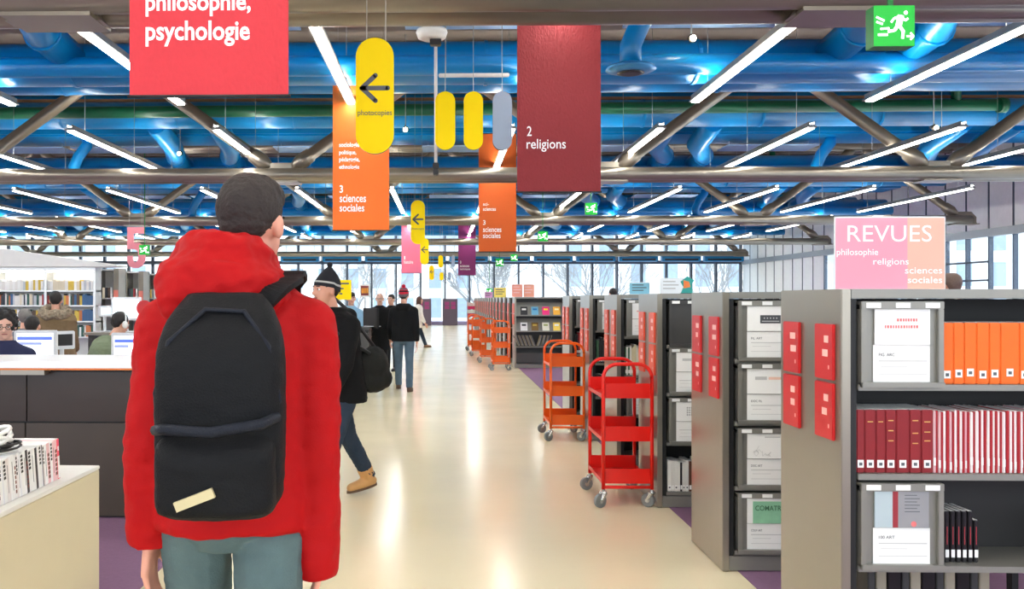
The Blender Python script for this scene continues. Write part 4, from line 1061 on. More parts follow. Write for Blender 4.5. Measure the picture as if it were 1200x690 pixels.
# ---------------------------------------------------------------- people
m_eyew = M('eye_white', (236, 234, 230), .3); m_eyed = M('eye_dark', (40, 28, 22), .2); m_lip = M('lip', (176, 104, 96), .5)
def cloth(name, col, rough=.85, bump=.25, var=.12, sc=14): return M(name, col, rough, 0, var, sc, bump, 220, 0, .2)
def hand(mb, wr, d, pn, th, curl, s):
    """palm, four fingers and a thumb; d along the forearm, pn towards the palm side, th towards the thumb"""
    d = d.normalized(); th = (th - d * th.dot(d)).normalized(); pn = d.cross(th) if d.cross(th).dot(pn) > 0 else -d.cross(th)
    tips = []
    for k in range(4):
        o = th * (.028 - .0187 * k) * s
        kn = wr + d * (.088 - .006 * abs(k - 1)) * s + o
        mb.cap(wr + d * .012 * s + o * .55, .013 * s, kn, .0115 * s, 8)
        L = (.040, .045, .042, .033)[k] * s; p = kn; dd = d.copy(); r = .0098 * s
        for j in range(3):
            dd = (dd * math.cos(curl * (.7 + .2 * j)) + pn * math.sin(curl * (.7 + .2 * j))).normalized()
            q = p + dd * L * (1, .66, .52)[j]
            mb.cap(p, r, q, r * .9, 8); p = q; r *= .9
    b = wr + d * .022 * s + th * .02 * s
    m1 = b + (d * .6 + th * .75 + pn * .25).normalized() * .042 * s; m2 = m1 + (d * .85 + th * .35 + pn * .3).normalized() * .034 * s; m3 = m2 + (d * .95 + th * .05 + pn * .35).normalized() * .026 * s
    mb.cap(b, .014 * s, m1, .0115 * s, 8); mb.cap(m1, .0112 * s, m2, .010 * s, 8); mb.cap(m2, .010 * s, m3, .008 * s, 8)
class Fig:
    pass
def person(label, x, y, rz, H, pose, skin=(214, 160, 136), top=None, legs=None, shoe=None, hair=None, hat=None, vox=.012, bulk=1.0, hem=.84, facing=True, wr=.0, glasses=False, name='person', z0=0, hood=False, headx=0, boot=False):
    s = H / 1.75; F = Fig(); F.s = s
    t = thing(name, label, 'person', (x, y, 0), rz)
    lean = pose.get('lean', 0); side = pose.get('side', 0)
    # legs by forward kinematics, pelvis at .92
    J = {}
    for sg, nm in ((-1, 'l'), (1, 'r')):
        a, k = pose.get(nm + 'leg', (0, 0)); ab = pose.get(nm + 'ab', .02)
        hip = Vector((sg * .093, 0, .92)); kn = hip + Vector((sg * math.sin(ab), math.sin(a), -math.cos(a))) * .43
        an = kn + Vector((sg * math.sin(ab) * .5, math.sin(a - k), -math.cos(a - k))) * .41
        J[nm] = [hip, kn, an]
    drop = min(J['l'][2].z, J['r'][2].z) - .085
    def S(p): return Vector((p.x, p.y, p.z - drop)) * s
    def U(p):       # upper body lean
        p = Vector(p); h_ = max(0, p.z - .95); return Vector((p.x + side * h_, p.y + math.sin(lean) * h_, .95 + (p.z - .95) * (math.cos(lean) if p.z > .95 else 1)))
    B = MB(); T = MB(); P = MB()
    # torso
    def ring(z, rx, ry, yo=0): c = U((0, yo, z)); c = S(c); return (c.x, c.y, c.z, rx * s, ry * s)
    B.loft([ring(.84, .10, .08), ring(.92, .155, .105), ring(1.05, .135, .09), ring(1.2, .15, .10), ring(1.34, .165, .105), ring(1.42, .15, .085), ring(1.47, .07, .06)], 16)
    nb = S(U((0, -.005, 1.44))); hc = S(U((headx, .035, 1.63)))
    B.cap(nb, .058 * s, hc + Vector((0, -.02, -.05)) * s, .052 * s, 12)
    # head
    yaw = pose.get('yaw', 0); pit = pose.get('pitch', 0)
    R = Matrix.Rotation(yaw, 3, 'Z') @ Matrix.Rotation(pit, 3, 'X')
    def Hd(v): return hc + R @ (Vector(v) * s)
    B.ell(Hd((0, -.008, .025)), .076 * s, .094 * s, .094 * s, 18, 12, R)
    B.ell(Hd((0, .022, -.03)), .060 * s, .068 * s, .082 * s, 16, 10, R)
    B.cap(Hd((0, .062, -.085)), .026 * s, Hd((0, .058, -.083)), .026 * s, 8)
    B.cap(Hd((0, .083, .012)), .010 * s, Hd((0, .104, -.022)), .0145 * s, 8)
    B.cap(Hd((-.012, .094, -.026)), .009 * s, Hd((.012, .094, -.026)), .009 * s, 8)
    B.cap(Hd((-.034, .080, .022)), .011 * s, Hd((.034, .080, .022)), .011 * s, 8)
    for sg in (-1, 1):
        B.ell(Hd((sg * .079, -.006, -.005)), .012 * s, .020 * s, .032 * s, 10, 7, R)
    # arms
    A = {}
    for sg, nm in ((-1, 'l'), (1, 'r')):
        f, ab, el = pose.get(nm + 'arm', (.05, .12, .15))[:3]; tw = pose.get(nm + 'arm', (0, 0, 0, 0))[3] if len(pose.get(nm + 'arm', (0, 0, 0))) > 3 else 0
        sh = U((sg * .172, 0, 1.368)); d1 = Vector((sg * math.sin(ab), math.sin(f) * math.cos(ab), -math.cos(f) * math.cos(ab)))
        e = sh + d1 * .29
        f2 = f + el; d2 = Vector((sg * math.sin(ab * .4) - sg * tw, math.sin(f2), -math.cos(f2))).normalized()
        w_ = e + d2 * .255
        A[nm] = [S(sh), S(e), S(w_), d2]
        B.cap(S(U((sg * .12, 0, 1.41))), .055 * s, S(sh), .052 * s); B.cap(S(sh), .050 * s, S(e), .038 * s); B.cap(S(e), .038 * s, S(w_), .026 * s)
        cu = pose.get(nm + 'curl', .35)
        hand(B, S(w_), d2, Vector((-sg, .25, 0)), Vector((-sg * .15, 1, .2)), cu, s)
        T.cap(S(U((sg * .10, 0, 1.385))), .085 * s * bulk, S(sh), .075 * s * bulk, 12); T.cap(S(sh), .076 * s * bulk, S(e), .063 * s * bulk, 12)
        T.tube([S(e - d1 * .02), S(e + d2 * .02), S(e + d2 * .12), S(e + d2 * .215), S(e + d2 * .23)], [.060 * s * bulk, .062 * s * bulk, .056 * s * bulk, .046 * s * bulk, .040 * s * bulk], 12)
        T.ell(S(e), .062 * s * bulk, .062 * s * bulk, .062 * s * bulk, 12, 8)
    for nm in 'lr':
        hip, kn, an = [S(p) for p in J[nm]]
        B.cap(hip, .078 * s, kn, .05 * s); B.cap(kn, .05 * s, an, .036 * s)
        P.cap(hip + Vector((0, 0, .01)), .098 * s, kn, .072 * s, 12)
        dn = (an - kn).normalized()
        P.tube([kn - (kn - hip).normalized() * .01, kn + dn * .03 * s, kn + dn * .2 * s, an - dn * .02 * s, an + dn * .012 * s], [.068 * s, .070 * s, .064 * s, .058 * s, .056 * s], 14)
        P.ell(kn, .071 * s, .071 * s, .071 * s, 12, 8)
        # foot inside the shoe
        sg = -1 if nm == 'l' else 1
        lift = max(0, an.z / s - .085)
        pt = min(.9, lift * 3.2)
        if J[nm][1].z - J[nm][0].z > -.25: pt = 0
        fd = Vector((sg * .12, math.cos(pt), -math.sin(pt))).normalized(); hl = an + Vector((0, 0, -.045 * s)) - fd * .03 * s
        toe = hl + fd * .20 * s
        if toe.z < .04 * s: toe.z = .04 * s
        B.cap(an, .036 * s, hl + fd * .05 * s, .032 * s, 8); B.cap(hl, .030 * s, toe, .026 * s, 8)
        sm = MB(); up = Vector((0, math.sin(pt), math.cos(pt)))
        sm.cap(hl + up * .006, .040 * s, hl + fd * .10 * s, .046 * s, 12); sm.cap(hl + fd * .09 * s, .047 * s, toe - up * .004 * s, .036 * s, 12)
        sm.tube([an - dn * (.09 if boot else .015) * s + Vector((0, 0, 0)), an + Vector((0, 0, -.03 * s)), hl + fd * .03 * s], [(.064 if boot else .047) * s, .052 * s if boot else .046 * s, .040 * s], 12)
        sh_ = remesh(sm, max(.006, vox * .8), 2)
        zmin = min(v.co.z for v in sh_.vertices)
        for v in sh_.vertices:
            if pt == 0 and v.co.z < .012 * s: v.co.z = .004
            if v.co.z < .003: v.co.z = .003
        sh_.materials.append(shoe or M('shoe_black', (34, 32, 32), .5)); so = ob('shoe', sh_, t)
        # sole
        ol = MB(); qn = Vector((fd.y, -fd.x, 0)).normalized(); c0 = hl - fd * .03 * s; pts = []
        for q in range(14):
            aa = 2 * PI * q / 14; cc_ = (hl + toe) / 2; pts.append(cc_ + fd * math.cos(aa) * .145 * s + qn * math.sin(aa) * .046 * s - up * .030 * s)
        zs = [max(.0025, p.z - .006) for p in pts]
        ol.add([(p.x, p.y, max(.002, p.z - .008 * s)) for p in pts] + [(p.x, p.y, max(.014 * s, p.z + .010 * s)) for p in pts], [tuple(range(13, -1, -1)), tuple(range(14, 28))] + [(k, (k + 1) % 14, 14 + (k + 1) % 14, 14 + k) for k in range(14)])
        ol.build('sole', M('sole_%s' % (shoe.name if shoe else 'black'), tuple([90, 66, 44]) if shoe else (24, 24, 24), .7), so)
    b = remesh(B, min(vox, .009) if vox > .006 else vox, 2 if vox > .006 else 3)
    b.materials.append(M('skin_%d_%d_%d' % skin, skin, .5, 0, .05, 20)); bo = ob('body', b, t)
    # trousers
    P.loft([ring(.82, .10, .08), ring(.88, .175, .125), ring(.96, .172, .122), ring(1.06, .155, .11)], 18)
    if legs:
        me = remesh(P, vox, 3, wr * 1.6, .07); me.materials.append(legs); ob('trousers', me, t)
    # jacket
    T.loft([ring(hem, .196 * bulk, .148 * bulk), ring(hem + .02, .200 * bulk, .150 * bulk), ring(1.0, .192 * bulk, .142 * bulk), ring(1.12, .184 * bulk, .135 * bulk), ring(1.25, .192 * bulk, .138 * bulk), ring(1.36, .196 * bulk, .135 * bulk), ring(1.43, .172 * bulk, .112 * bulk), ring(1.475, .105, .088), ring(1.505, .078, .072)], 22)
    if hood:
        T.cap(S(U((-.07, -.10, 1.44))), .06 * s, S(U((.07, -.10, 1.44))), .06 * s, 12); T.cap(S(U((-.08, -.02, 1.46))), .05 * s, S(U((-.07, -.10, 1.43))), .06 * s, 10); T.cap(S(U((.08, -.02, 1.46))), .05 * s, S(U((.07, -.10, 1.43))), .06 * s, 10)
    if top:
        me = remesh(T, vox, 4, wr); me.materials.append(top); F.jacket = ob('jacket', me, t)
    # hair
    if hair:
        h = MB(); st, hm = hair
        h.ell(Hd((0, -.020, .042)), .083 * s, .097 * s, .093 * s, 20, 12, R); h.ell(Hd((0, -.046, .008)), .069 * s, .062 * s, .066 * s, 16, 10, R)
        if st == 'long':
            h.cap(Hd((0, -.06, -.02)), .075 * s, Hd((0, -.075, -.16)), .06 * s, 12)
            for sg in (-1, 1): h.cap(Hd((sg * .062, -.01, .02)), .035 * s, Hd((sg * .066, -.01, -.13)), .028 * s, 10)
        if st == 'curly':
            for k in range(40):
                a_ = k * 2.4; zz = .11 - .0042 * k; rr_ = .085 * math.sqrt(max(.1, 1 - (zz / .13) ** 2)); yy = -.02 + rr_ * math.sin(a_)
                if yy > .05 and zz < .05: continue
                h.ell(Hd((rr_ * math.cos(a_), yy, .025 + zz)), .024 * s, .024 * s, .024 * s, 8, 6)
        if st == 'top':
            h.ell(Hd((0, .01, .078)), .075 * s, .088 * s, .058 * s, 16, 10, R)
        me = remesh(h, max(.005, min(vox, .01) * .8), 2, .004 if st != 'curly' else .002, .03); me.materials.append(hm); ob('hair', me, t)
    # face
    for sg in (-1, 1):
        e = MB(); e.ell(Hd((sg * .031, .076, .008)), .0125 * s, .011 * s, .0085 * s, 10, 7, R); e.mi = [0] * len(e.f); e.cur = 1
        e.ell(Hd((sg * .031, .0855, .008)), .0055 * s, .003 * s, .0055 * s, 8, 5, R); e.build('eye', [m_eyew, m_eyed], bo, True)
    MB().cap(Hd((-.018, .088, -.054)), .0055 * s, Hd((.018, .088, -.054)), .0055 * s, 8).build('mouth', m_lip, bo, True)
    if hair:
        for sg in (-1, 1): MB().cap(Hd((sg * .018, .089, .030)), .0045 * s, Hd((sg * .046, .080, .030)), .004 * s, 6).build('eyebrow', hair[1], bo, True)
    if glasses:
        g = MB()
        for sg in (-1, 1):
            g.tube([Hd((sg * .032 + .021 * math.cos(q * PI / 6), .096, .006 + .017 * math.sin(q * PI / 6))) for q in range(13)], .0025 * s, 6)
            g.tube([Hd((sg * .053, .095, .01)), Hd((sg * .078, .03, .012)), Hd((sg * .082, -.01, .012))], .0025 * s, 6)
        g.tube([Hd((-.011, .097, .01)), Hd((.011, .097, .01))], .0025 * s, 6)
        g.build('glasses', m_dark, t)
    if hat:
        kind, mats = hat
        # knitted beanie following the skull
        m = MB(); n_ = 22; rows = 12
        top_z = .155 if kind == 'pom' else .175
        vs = []; 
        for i in range(rows + 1):
            f = i / rows
            if kind == 'pom': z = -.005 + f * .14; rr_ = math.sqrt(max(.0, 1 - (max(0, f - .25) / .75) ** 2.2)) if f > .25 else 1
            else: z = -.005 + f * .165; rr_ = (1 - (max(0, f - .22) / .78) ** 1.5) ** .9 if f > .22 else 1
            rr_ = max(rr_, .05)
            for k in range(n_):
                q = 2 * PI * k / n_; vs.append(Hd((.088 * rr_ * math.cos(q), -.012 + .101 * rr_ * math.sin(q) - (.02 * f), .022 + z - .02 * math.sin(q) * (-1 if f < .3 else 0) * (1 - f) - (.012 if math.sin(q) < 0 else 0) * (1 - f))))
        for i in range(rows):
            m.cur = mats[1][i % len(mats[1])]
            m.add([], []) 
            for k in range(n_):
                k2 = (k + 1) % n_; m.f.append((i * n_ + k, i * n_ + k2, (i + 1) * n_ + k2, (i + 1) * n_ + k)); m.mi.append(m.cur)
        m.v = [tuple(v) for v in vs]; m.f.append(tuple(rows * n_ + k for k in range(n_))); m.mi.append(mats[1][-1])
        ht = m.build('beanie', mats[0], t, True)
        if kind == 'pom':
            p_ = MB(); p_.ell(Hd((0, -.03, top_z + .012)), .036 * s, .036 * s, .034 * s, 14, 9); p_.build('pom_pom', mats[0][mats[2]], ht, True)
        else:
            MB().ell(Hd((0, -.035, .187)), .022 * s, .022 * s, .022 * s, 10, 7).build('pom_pom', mats[0][0], ht, True)
    F.t = t; F.S = S; F.U = U; F.A = A; F.J = J; F.Hd = Hd; F.hc = hc; F.body = bo
    return F

jean = cloth('denim_blue', (84, 104, 122), .85, .3, .25, 10); jean2 = cloth('denim_dark', (46, 58, 74), .85, .3, .2, 10); jeang = cloth('denim_grey_green', (88, 108, 110), .85, .3, .25, 9)
blk = cloth('coat_black', (13, 13, 15), .8); hairb = M('hair_dark', (24, 18, 16), .6, 0, .3, 60, .4, 160); hairg = M('hair_grey', (120, 116, 112), .6, 0, .3, 60, .4, 160); hairbr = M('hair_brown', (74, 46, 36), .6, 0, .3, 60, .4, 160)
redj = cloth('jacket_red', (172, 5, 11), .7, .15, .08, 9)

# --- the walker in the red jacket, nearest the camera
PX, PY = at(272, 0, 2.38).x, 2.38; RZ1 = .06
F = person('person in red hooded jacket with black backpack walking away, nearest the camera', PX, PY, RZ1, 1.85,
           dict(lean=.05, side=.02, lleg=(.30, .12), rleg=(-.18, .22), larm=(-.10, .11, .16), rarm=(-.06, .09, .05), yaw=-.36, pitch=-.04, lcurl=.4, rcurl=.4), skin=(222, 158, 134),
           top=None, legs=jeang, shoe=M('trainer_grey', (90, 90, 94), .6), hair=('top', M('hair_dark_brown', (40, 31, 28), .7, 0, .45, 30, .6, 90)), vox=.0065, wr=.004, hem=.83, headx=.028)
s = F.s; S, U = F.S, F.U
T = MB()
def ringp(z, rx, ry, xo=0, yo=0): c = S(U((xo, yo, z))); return (c.x, c.y, c.z, rx * s, ry * s)
T.loft([ringp(.868, .192, .152), ringp(.878, .200, .160), ringp(.96, .202, .160), ringp(1.07, .196, .152), ringp(1.2, .200, .152), ringp(1.32, .204, .152), ringp(1.40, .196, .130), ringp(1.46, .15, .105), ringp(1.51, .10, .09)], 28)
for sg, nm in ((-1, 'l'), (1, 'r')):
    sh, e, w_, d2 = F.A[nm]; d1 = (e - sh).normalized()
    T.cap(S(U((sg * .10, 0, 1.375))), .100 * s, sh, .080 * s, 16); T.cap(sh, .080 * s, e, .070 * s, 16); T.ell(e, .070 * s, .070 * s, .070 * s, 14, 10)
    xl = .0 if sg < 0 else .085
    T.tube([e - d1 * .02, e + d2 * .03, e + d2 * .14, e + d2 * (.225 + xl), e + d2 * (.255 + xl), e + d2 * (.28 + xl)], [.066 * s, .070 * s, .064 * s, .058 * s, .056 * s, .050 * s], 16)
# the hood lying on the shoulders
hd = MB()
hp = [(-.105, .03, 1.475), (-.12, -.05, 1.478), (-.10, -.115, 1.475), (-.045, -.15, 1.475), (.01, -.15, 1.47), (.042, -.11, 1.463), (.06, -.03, 1.455), (.055, .05, 1.445)]
for a, b in zip(hp, hp[1:]): hd.cap(S(U(a)), .082 * s, S(U(b)), .082 * s, 14)
for a, b in zip(hp, hp[1:]):
    up = lambda p: (p[0] * .86, p[1] * .86 + .0, p[2] + .075)
    hd.cap(S(U(up(a))), .058 * s, S(U(up(b))), .058 * s, 12)
hd.ell(S(U((-.05, -.14, 1.455))), .115 * s, .09 * s, .10 * s, 14, 9)
me = remesh(T, .008, 6, .010, .12); me.materials.append(redj); jk = ob('jacket', me, F.t)
me = remesh(hd, .008, 7, .016, .09); me.materials.append(redj); hood = ob('hood', me, jk)
# backpack: worn, so a part of the figure's own load but a thing of its own
bpz = S(U((0, 0, 1.12))).z
bp = thing('backpack', 'black backpack with a tan zip tag on the red jacketed walker', 'backpack', (PX, PY, 0), RZ1)
m_pack = cloth('pack_black', (12, 13, 16), .6, .3, .2, 30); m_pack2 = cloth('pack_slate', (28, 32, 42), .55, .3, .2, 30)
def pk(mb, x0, x1, y0, y1, z0, z1, rr_=.05):
    """rounded pack body"""
    rings = []
    N = 12
    for i in range(N + 1):
        f = i / N; z = z0 + (z1 - z0) * f
        k = 1 - (max(0, .14 - f) / .14) ** 2 * .22 - (max(0, f - .70) / .30) ** 2.2 * .42
        d = 1 - (max(0, .10 - f) / .10) ** 2 * .35 - (max(0, f - .60) / .40) ** 2 * .55
        rings.append(((x0 + x1) / 2, y1 - (y1 - y0) / 2 * d, z, (x1 - x0) / 2 * k, (y1 - y0) / 2 * d))
    vs = []; n = 28
    for (cx_, cyy, z, rx, ry) in rings:
        for k in range(n):
            q = 2 * PI * k / n; c_, s_ = math.cos(q), math.sin(q)
            vs.append((cx_ + rx * math.copysign(abs(c_) ** .6, c_), cyy + ry * math.copysign(abs(s_) ** .6, s_), z))
    fs = [(i * n + k, i * n + (k + 1) % n, (i + 1) * n + (k + 1) % n, (i + 1) * n + k) for i in range(N) for k in range(n)]
    fs += [tuple(range(n))[::-1], tuple(N * n + k for k in range(n))]
    mb.add(vs, fs)
ox = .018
m = MB(); pk(m, ox - .152, ox + .152, -.345, -.155, .985, 1.515)
me = remesh(m, .009, 4, .004, .09); me.materials.append(m_pack); bb = ob('pack_body', me, bp)
m = MB(); pk(m, ox - .138, ox + .138, -.385, -.24, .99, 1.215)
me = remesh(m, .009, 4, .004, .09); me.materials.append(m_pack); fp = ob('front_pocket', me, bp)
MB().tube([(ox - .140, -.31, 1.195), (ox - .11, -.366, 1.205), (ox, -.388, 1.20), (ox + .11, -.366, 1.215), (ox + .140, -.31, 1.225)], .013, 8).build('zip_flap', m_pack2, fp, True)
MB().tube([(ox - .138, -.255, 1.12), (ox - .143, -.30, 1.28), (ox - .11, -.31, 1.40), (ox - .03, -.285, 1.475), (ox + .06, -.285, 1.47), (ox + .12, -.31, 1.39), (ox + .143, -.30, 1.27), (ox + .138, -.255, 1.12)], .006, 8).build('zip', m_pack2, bb, True)
a = Vector((ox - .075, -.398, 1.035)); b = Vector((ox + .01, -.401, 1.068)); n_ = Vector((-.36, 0, .93)) * .011
MB().add([a - n_, b - n_, b + n_, a + n_, a - n_ + Vector((0, .012, 0)), b - n_ + Vector((0, .012, 0)), b + n_ + Vector((0, .012, 0)), a + n_ + Vector((0, .012, 0))], [(0, 1, 2, 3), (0, 4, 5, 1), (1, 5, 6, 2), (2, 6, 7, 3), (3, 7, 4, 0), (7, 6, 5, 4)]).build('tag', M('tan_tag', (206, 192, 150), .6), fp)
from mathutils.bvhtree import BVHTree
def tree_of(objs):
    vs, fs = [], []
    for o in objs:
        b0 = len(vs); vs += [v.co.copy() for v in o.data.vertices]; fs += [[k + b0 for k in p.vertices] for p in o.data.polygons]
    return BVHTree.FromPolygons(vs, fs)
bv1 = tree_of([jk]); bv2 = tree_of([jk, hood])
for sg in (1, -1):
    bvh = bv2 if sg > 0 else bv1
    pts = []
    for x_, z_ in ((.035, 1.44), (.075, 1.475), (.11, 1.508), (.138, 1.532), (.158, 1.55)):
        h_ = bvh.ray_cast(Vector((x_ * sg, -1, z_)), Vector((0, 1, 0)))
        pts.append(Vector((x_ * sg, (h_[0].y if h_[0] else -.05) - .012, z_)))
    pts += [Vector((sg * .16, .03, 1.57)), Vector((sg * .16, .15, 1.48)), Vector((sg * .165, .19, 1.33)), Vector((sg * .17, .15, 1.18)), Vector((sg * .18, .05, 1.08))]
    fine = []
    for i in range(len(pts) - 1):
        p0, p1, p2, p3 = pts[max(i - 1, 0)], pts[i], pts[i + 1], pts[min(i + 2, len(pts) - 1)]
        for q in range(4):
            u = q / 4; fine.append(.5 * ((2 * p1) + (p2 - p0) * u + (2 * p0 - 5 * p1 + 4 * p2 - p3) * u * u + (3 * p1 - p0 - 3 * p2 + p3) * u ** 3))
    fine.append(pts[-1])
    for i_, p in enumerate(fine):
        if i_ >= 15:
            q_, n_, _, _ = bvh.find_nearest(p)
            if q_ is not None: fine[i_] = q_ + n_ * .011
    vs = []; fs = []
    for i, p in enumerate(fine):
        tn = (fine[min(i + 1, len(fine) - 1)] - fine[max(i - 1, 0)]).normalized(); wd = Vector((1, 0, 0)); wd = (wd - tn * wd.dot(tn)).normalized(); nn = tn.cross(wd)
        hw = .036 if i < 22 else .016
        for c0, c1 in ((-1, -1), (1, -1), (1, 1), (-1, 1)): vs.append(p + wd * hw * c0 + nn * .008 * c1)
    for i in range(len(fine) - 1):
        for k in range(4): fs.append((i * 4 + k, i * 4 + (k + 1) % 4, (i + 1) * 4 + (k + 1) % 4, (i + 1) * 4 + k))
    fs += [(0, 1, 2, 3), tuple((len(fine) - 1) * 4 + k for k in (3, 2, 1, 0))]
    MB().add(vs, fs).build('shoulder_strap', m_pack, bp, False)

# --- the man in black with the pointed beanie
BX, BY = at(400, 0, 6.6).x, 6.6
F = person('person in black coat, dark pointed beanie and tan boots crossing behind the red jacket', BX, BY, 2.4, 1.74,
           dict(lean=.17, lleg=(.42, .12), rleg=(-.36, .22), larm=(.3, .12, .3), rarm=(-.42, .22, .45), yaw=-.15), skin=(206, 150, 126),
           top=blk, legs=jean2, shoe=M('boot_tan', (196, 148, 92), .6, 0, .15, 20), hat=('point', ([M('beanie_black', (20, 22, 30), .9, 0, .2, 80, .5, 200), M('beanie_band', (176, 176, 172), .9)], (0, 0, 1, 0, 0, 0, 0, 0, 0, 0, 0, 0))), hair=('short', hairb), vox=.011, bulk=1.12, wr=.005, hem=.80, hood=True, boot=True)
# a shoulder bag on his trailing side
sh = F.A['r'][0]
bg_ = thing('shoulder_bag', 'dark slouchy bag trailing behind the man in the pointed beanie', 'bag', (BX, BY, 0), 2.4)
m = MB(); m.ell((-.14, -.19, 1.0), .08, .15, .15, 14, 10); m.ell((-.14, -.21, .9), .075, .17, .10, 14, 10)
me = remesh(m, .012, 4, .008, .08); me.materials.append(cloth('bag_charcoal', (30, 31, 29), .8)); bo_ = ob('bag_body', me, bg_)
MB().tube([(-.20, -.10, 1.10), (-.16, .17, 1.25), (-.0, .22, 1.40), (.13, .12, 1.50), (.13, -.02, 1.52), (.05, -.10, 1.42), (-.14, -.22, 1.12)], .014, 8).build('strap', m_dark, bg_, True)

# --- people in the aisle
m_hat = [M('knit_grey', (96, 96, 100), .9, 0, .2, 80, .5, 200), M('knit_red', (200, 30, 56), .9, 0, .2, 80, .5, 200), M('knit_black', (30, 30, 34), .9, 0, .2, 80, .5, 200)]
WX = at(473, 0, 14.5).x
person('person in black hoodie, jeans and striped red knit beanie walking away down the aisle', WX, 14.5, -.05, 1.66,
       dict(lean=.03, lleg=(.30, .1), rleg=(-.05, .12), larm=(.25, .2, .25), rarm=(-.2, .14, .3), yaw=-.1), top=cloth('hoodie_black', (16, 17, 19), .85), legs=jean, shoe=M('shoe_brown', (84, 62, 50), .6),
       hair=('short', hairb), hat=('pom', (m_hat, (0, 0, 0, 1, 1, 2, 2, 1, 0, 0, 1, 1), 1)), vox=.012, bulk=1.08, wr=.004, hem=.86, hood=True)
X_ = at(445, 0, 16.4).x
person('bald person with glasses in a long black coat facing the camera beside the information desk', X_, 16.4, PI + .1, 1.60,
       dict(lleg=(.05, .05), rleg=(-.05, .05), larm=(.3, .1, .9), rarm=(.15, .1, .7)), skin=(226, 178, 156), top=blk, legs=cloth('trousers_black', (30, 30, 34)), vox=.013, bulk=1.12, hem=.62, glasses=True)
X_ = at(459, 0, 18.6).x
person('dark haired person in black standing behind the bald person with glasses', X_, 18.6, PI - .5, 1.58, dict(larm=(.3, .1, .8)), skin=(210, 160, 138), top=blk, legs=MATS['trousers_black'], hair=('short', hairb), vox=.014, bulk=1.05, hem=.7)
X_ = at(489, 0, 27.5).x
person('long haired person in a white sweater striding right far down the aisle', X_, 27.5, -1.25, 1.62,
       dict(lean=.08, lleg=(.42, .05), rleg=(-.42, .3), larm=(-.2, .1, .3), rarm=(.2, .1, .3)), top=cloth('sweater_white', (226, 222, 216), .9), legs=jean2, shoe=M('shoe_tan', (150, 110, 80), .6), hair=('long', hairbr), vox=.014, bulk=1.12, hem=.72)
X_ = at(418, 0, 13.4).x
person('dark haired person in a light blue shirt behind the information desk', -1.62, 15.6, PI + .3, 1.60, dict(larm=(.3, .1, .9), rarm=(.3, .1, .9)), top=cloth('shirt_light_blue', (150, 190, 216), .8), legs=MATS['trousers_black'], hair=('top', hairb), vox=.014, hem=.84)
# --- behind the shelves
X_ = at(622, 0, 20.45).x
person('dark haired person standing behind the grey display shelf', X_, 20.45, .3, 1.745, dict(), top=cloth('sweater_slate', (60, 66, 80)), legs=jean2, hair=('short', hairb), vox=.014, hem=.84)
X_ = at(1119, 0, 9.0).x
person('brown haired person standing behind the shelving next to the REVUES sign', X_, 9.02, .2, 1.74, dict(), top=cloth('sweater_brown', (92, 78, 70)), legs=jean2, hair=('top', M('hair_ash', (110, 88, 78), .6, 0, .3, 60, .4, 160)), vox=.013, hem=.84)
X_ = at(719, 0, 18.0).x
person('distant dark haired person visible between the blue sign and shelf tops', X_, 18.0, .4, 1.70, dict(), top=cloth('sweater_green', (60, 80, 66)), legs=jean2, hair=('short', hairb), vox=.015, hem=.84)
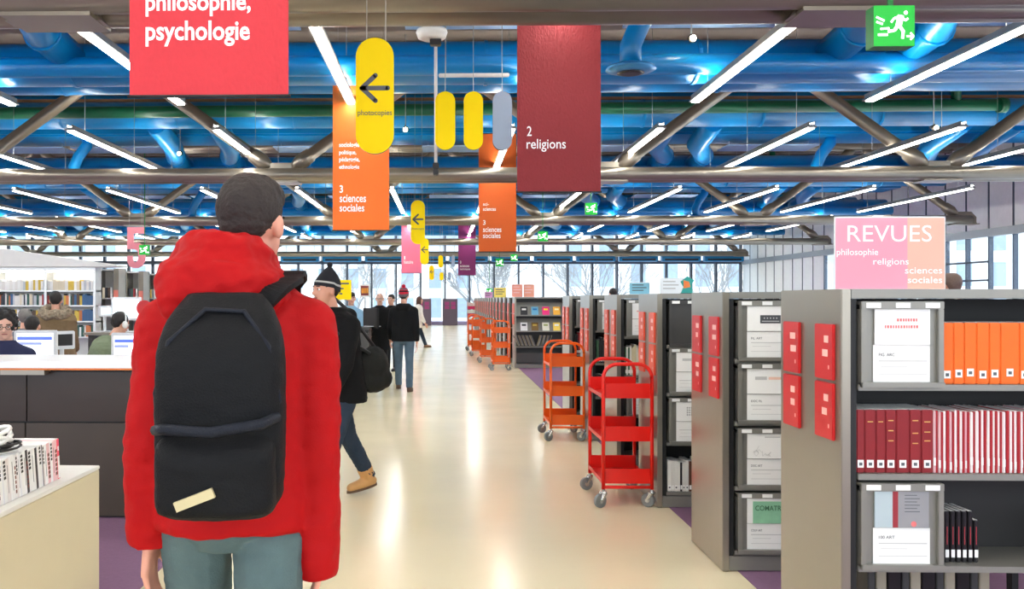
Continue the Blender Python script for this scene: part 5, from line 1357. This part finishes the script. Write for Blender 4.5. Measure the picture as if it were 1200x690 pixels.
# --- readers on the left
SIT = dict(lleg=(1.45, 1.45), rleg=(1.5, 1.5), lab=.1, rab=.1, larm=(.5, .1, .9), rarm=(.5, .1, .9))
def stool(label, x, y, rz, z=.40):
    t = thing('stool', label, 'stool', (x, y, 0), rz)
    MB().tube([(0, 0, z - .03), (0, 0, z)], .17, 18).build('seat', m_dgrey, t)
    for k in range(4):
        a = PI / 4 + k * PI / 2; MB().tube([(.1 * math.cos(a), .1 * math.sin(a), z - .03), (.19 * math.cos(a), .19 * math.sin(a), .006)], .012, 8).build('leg', m_alu, t)
def reader(label, px, Y, rz, H, top, hair, sl, pose=None, **kw):
    p = dict(SIT); p.update(pose or {}); X_ = at(px, 0, Y).x
    F = person(label, X_, Y, rz, H, p, top=top, legs=MATS['trousers_black'], hair=hair, vox=.012, hem=.86, **kw)
    stool(sl, X_, Y, rz)
    return F
reader('seated person with curly dark hair and glasses at the far left behind the counter', 7, 7.75, PI + .35, 1.76, cloth('top_navy', (50, 54, 84)), ('curly', hairb), 'stool under the curly haired reader', dict(pitch=-.2), glasses=True, skin=(226, 176, 154))
reader('seated grey haired reader left of the fur hooded parka', 29, 11.2, .2, 1.74, cloth('top_grey', (110, 112, 118)), ('short', hairg), 'stool under the grey haired reader', bulk=1.05)
reader('seated dark haired reader between the grey haired one and the parka', 37, 9.7, .1, 1.66, cloth('top_yellow', (214, 180, 70)), ('short', hairb), 'stool under the dark haired reader')
F = reader('seated reader in an olive green jacket with white headphones leaning forward', 116, 9.6, -.6, 1.76, cloth('jacket_olive', (118, 130, 104), .8), ('short', hairb), 'stool under the reader in the olive jacket', dict(lean=.35, pitch=-.25), bulk=1.35, wr=.006)
hp_ = MB(); hp_.tube([F.Hd((.094 * math.cos(q * PI / 10), -.005, .0 + .135 * math.sin(q * PI / 10))) for q in range(11)], .008, 8)
for sg in (-1, 1): hp_.ell(F.Hd((sg * .092, -.005, -.008)), .022, .036, .042, 12, 8)
hp_.build('headphones', m_white, F.t, True)
X_ = at(65, 0, 10.9).x
F = person('person in a tan parka with a grey fur hood standing before the lit bookcase', X_, 10.9, .25, 1.58, dict(larm=(.3, .1, .6), rarm=(.3, .1, .6)), top=cloth('parka_tan', (124, 104, 78), .85), legs=MATS['trousers_black'], hair=('short', hairb), vox=.012, bulk=1.35, hem=.6, wr=.006)
m = MB()
for k in range(46):
    a = 2 * PI * k / 46; rr_ = random.Random(k)
    m.ell(F.S(F.U((.155 * math.cos(a) + rr_.uniform(-.01, .01), -.045 + .125 * math.sin(a) + rr_.uniform(-.01, .01), 1.475 - .04 * math.sin(a) * -1 + rr_.uniform(-.02, .02)))), .05, .05, .055, 8, 6)
me = remesh(m, .009, 2, .02, .02); me.materials.append(M('fur_grey', (152, 138, 118), .95, 0, .35, 50, .8, 120)); ob('fur_hood', me, F.t)
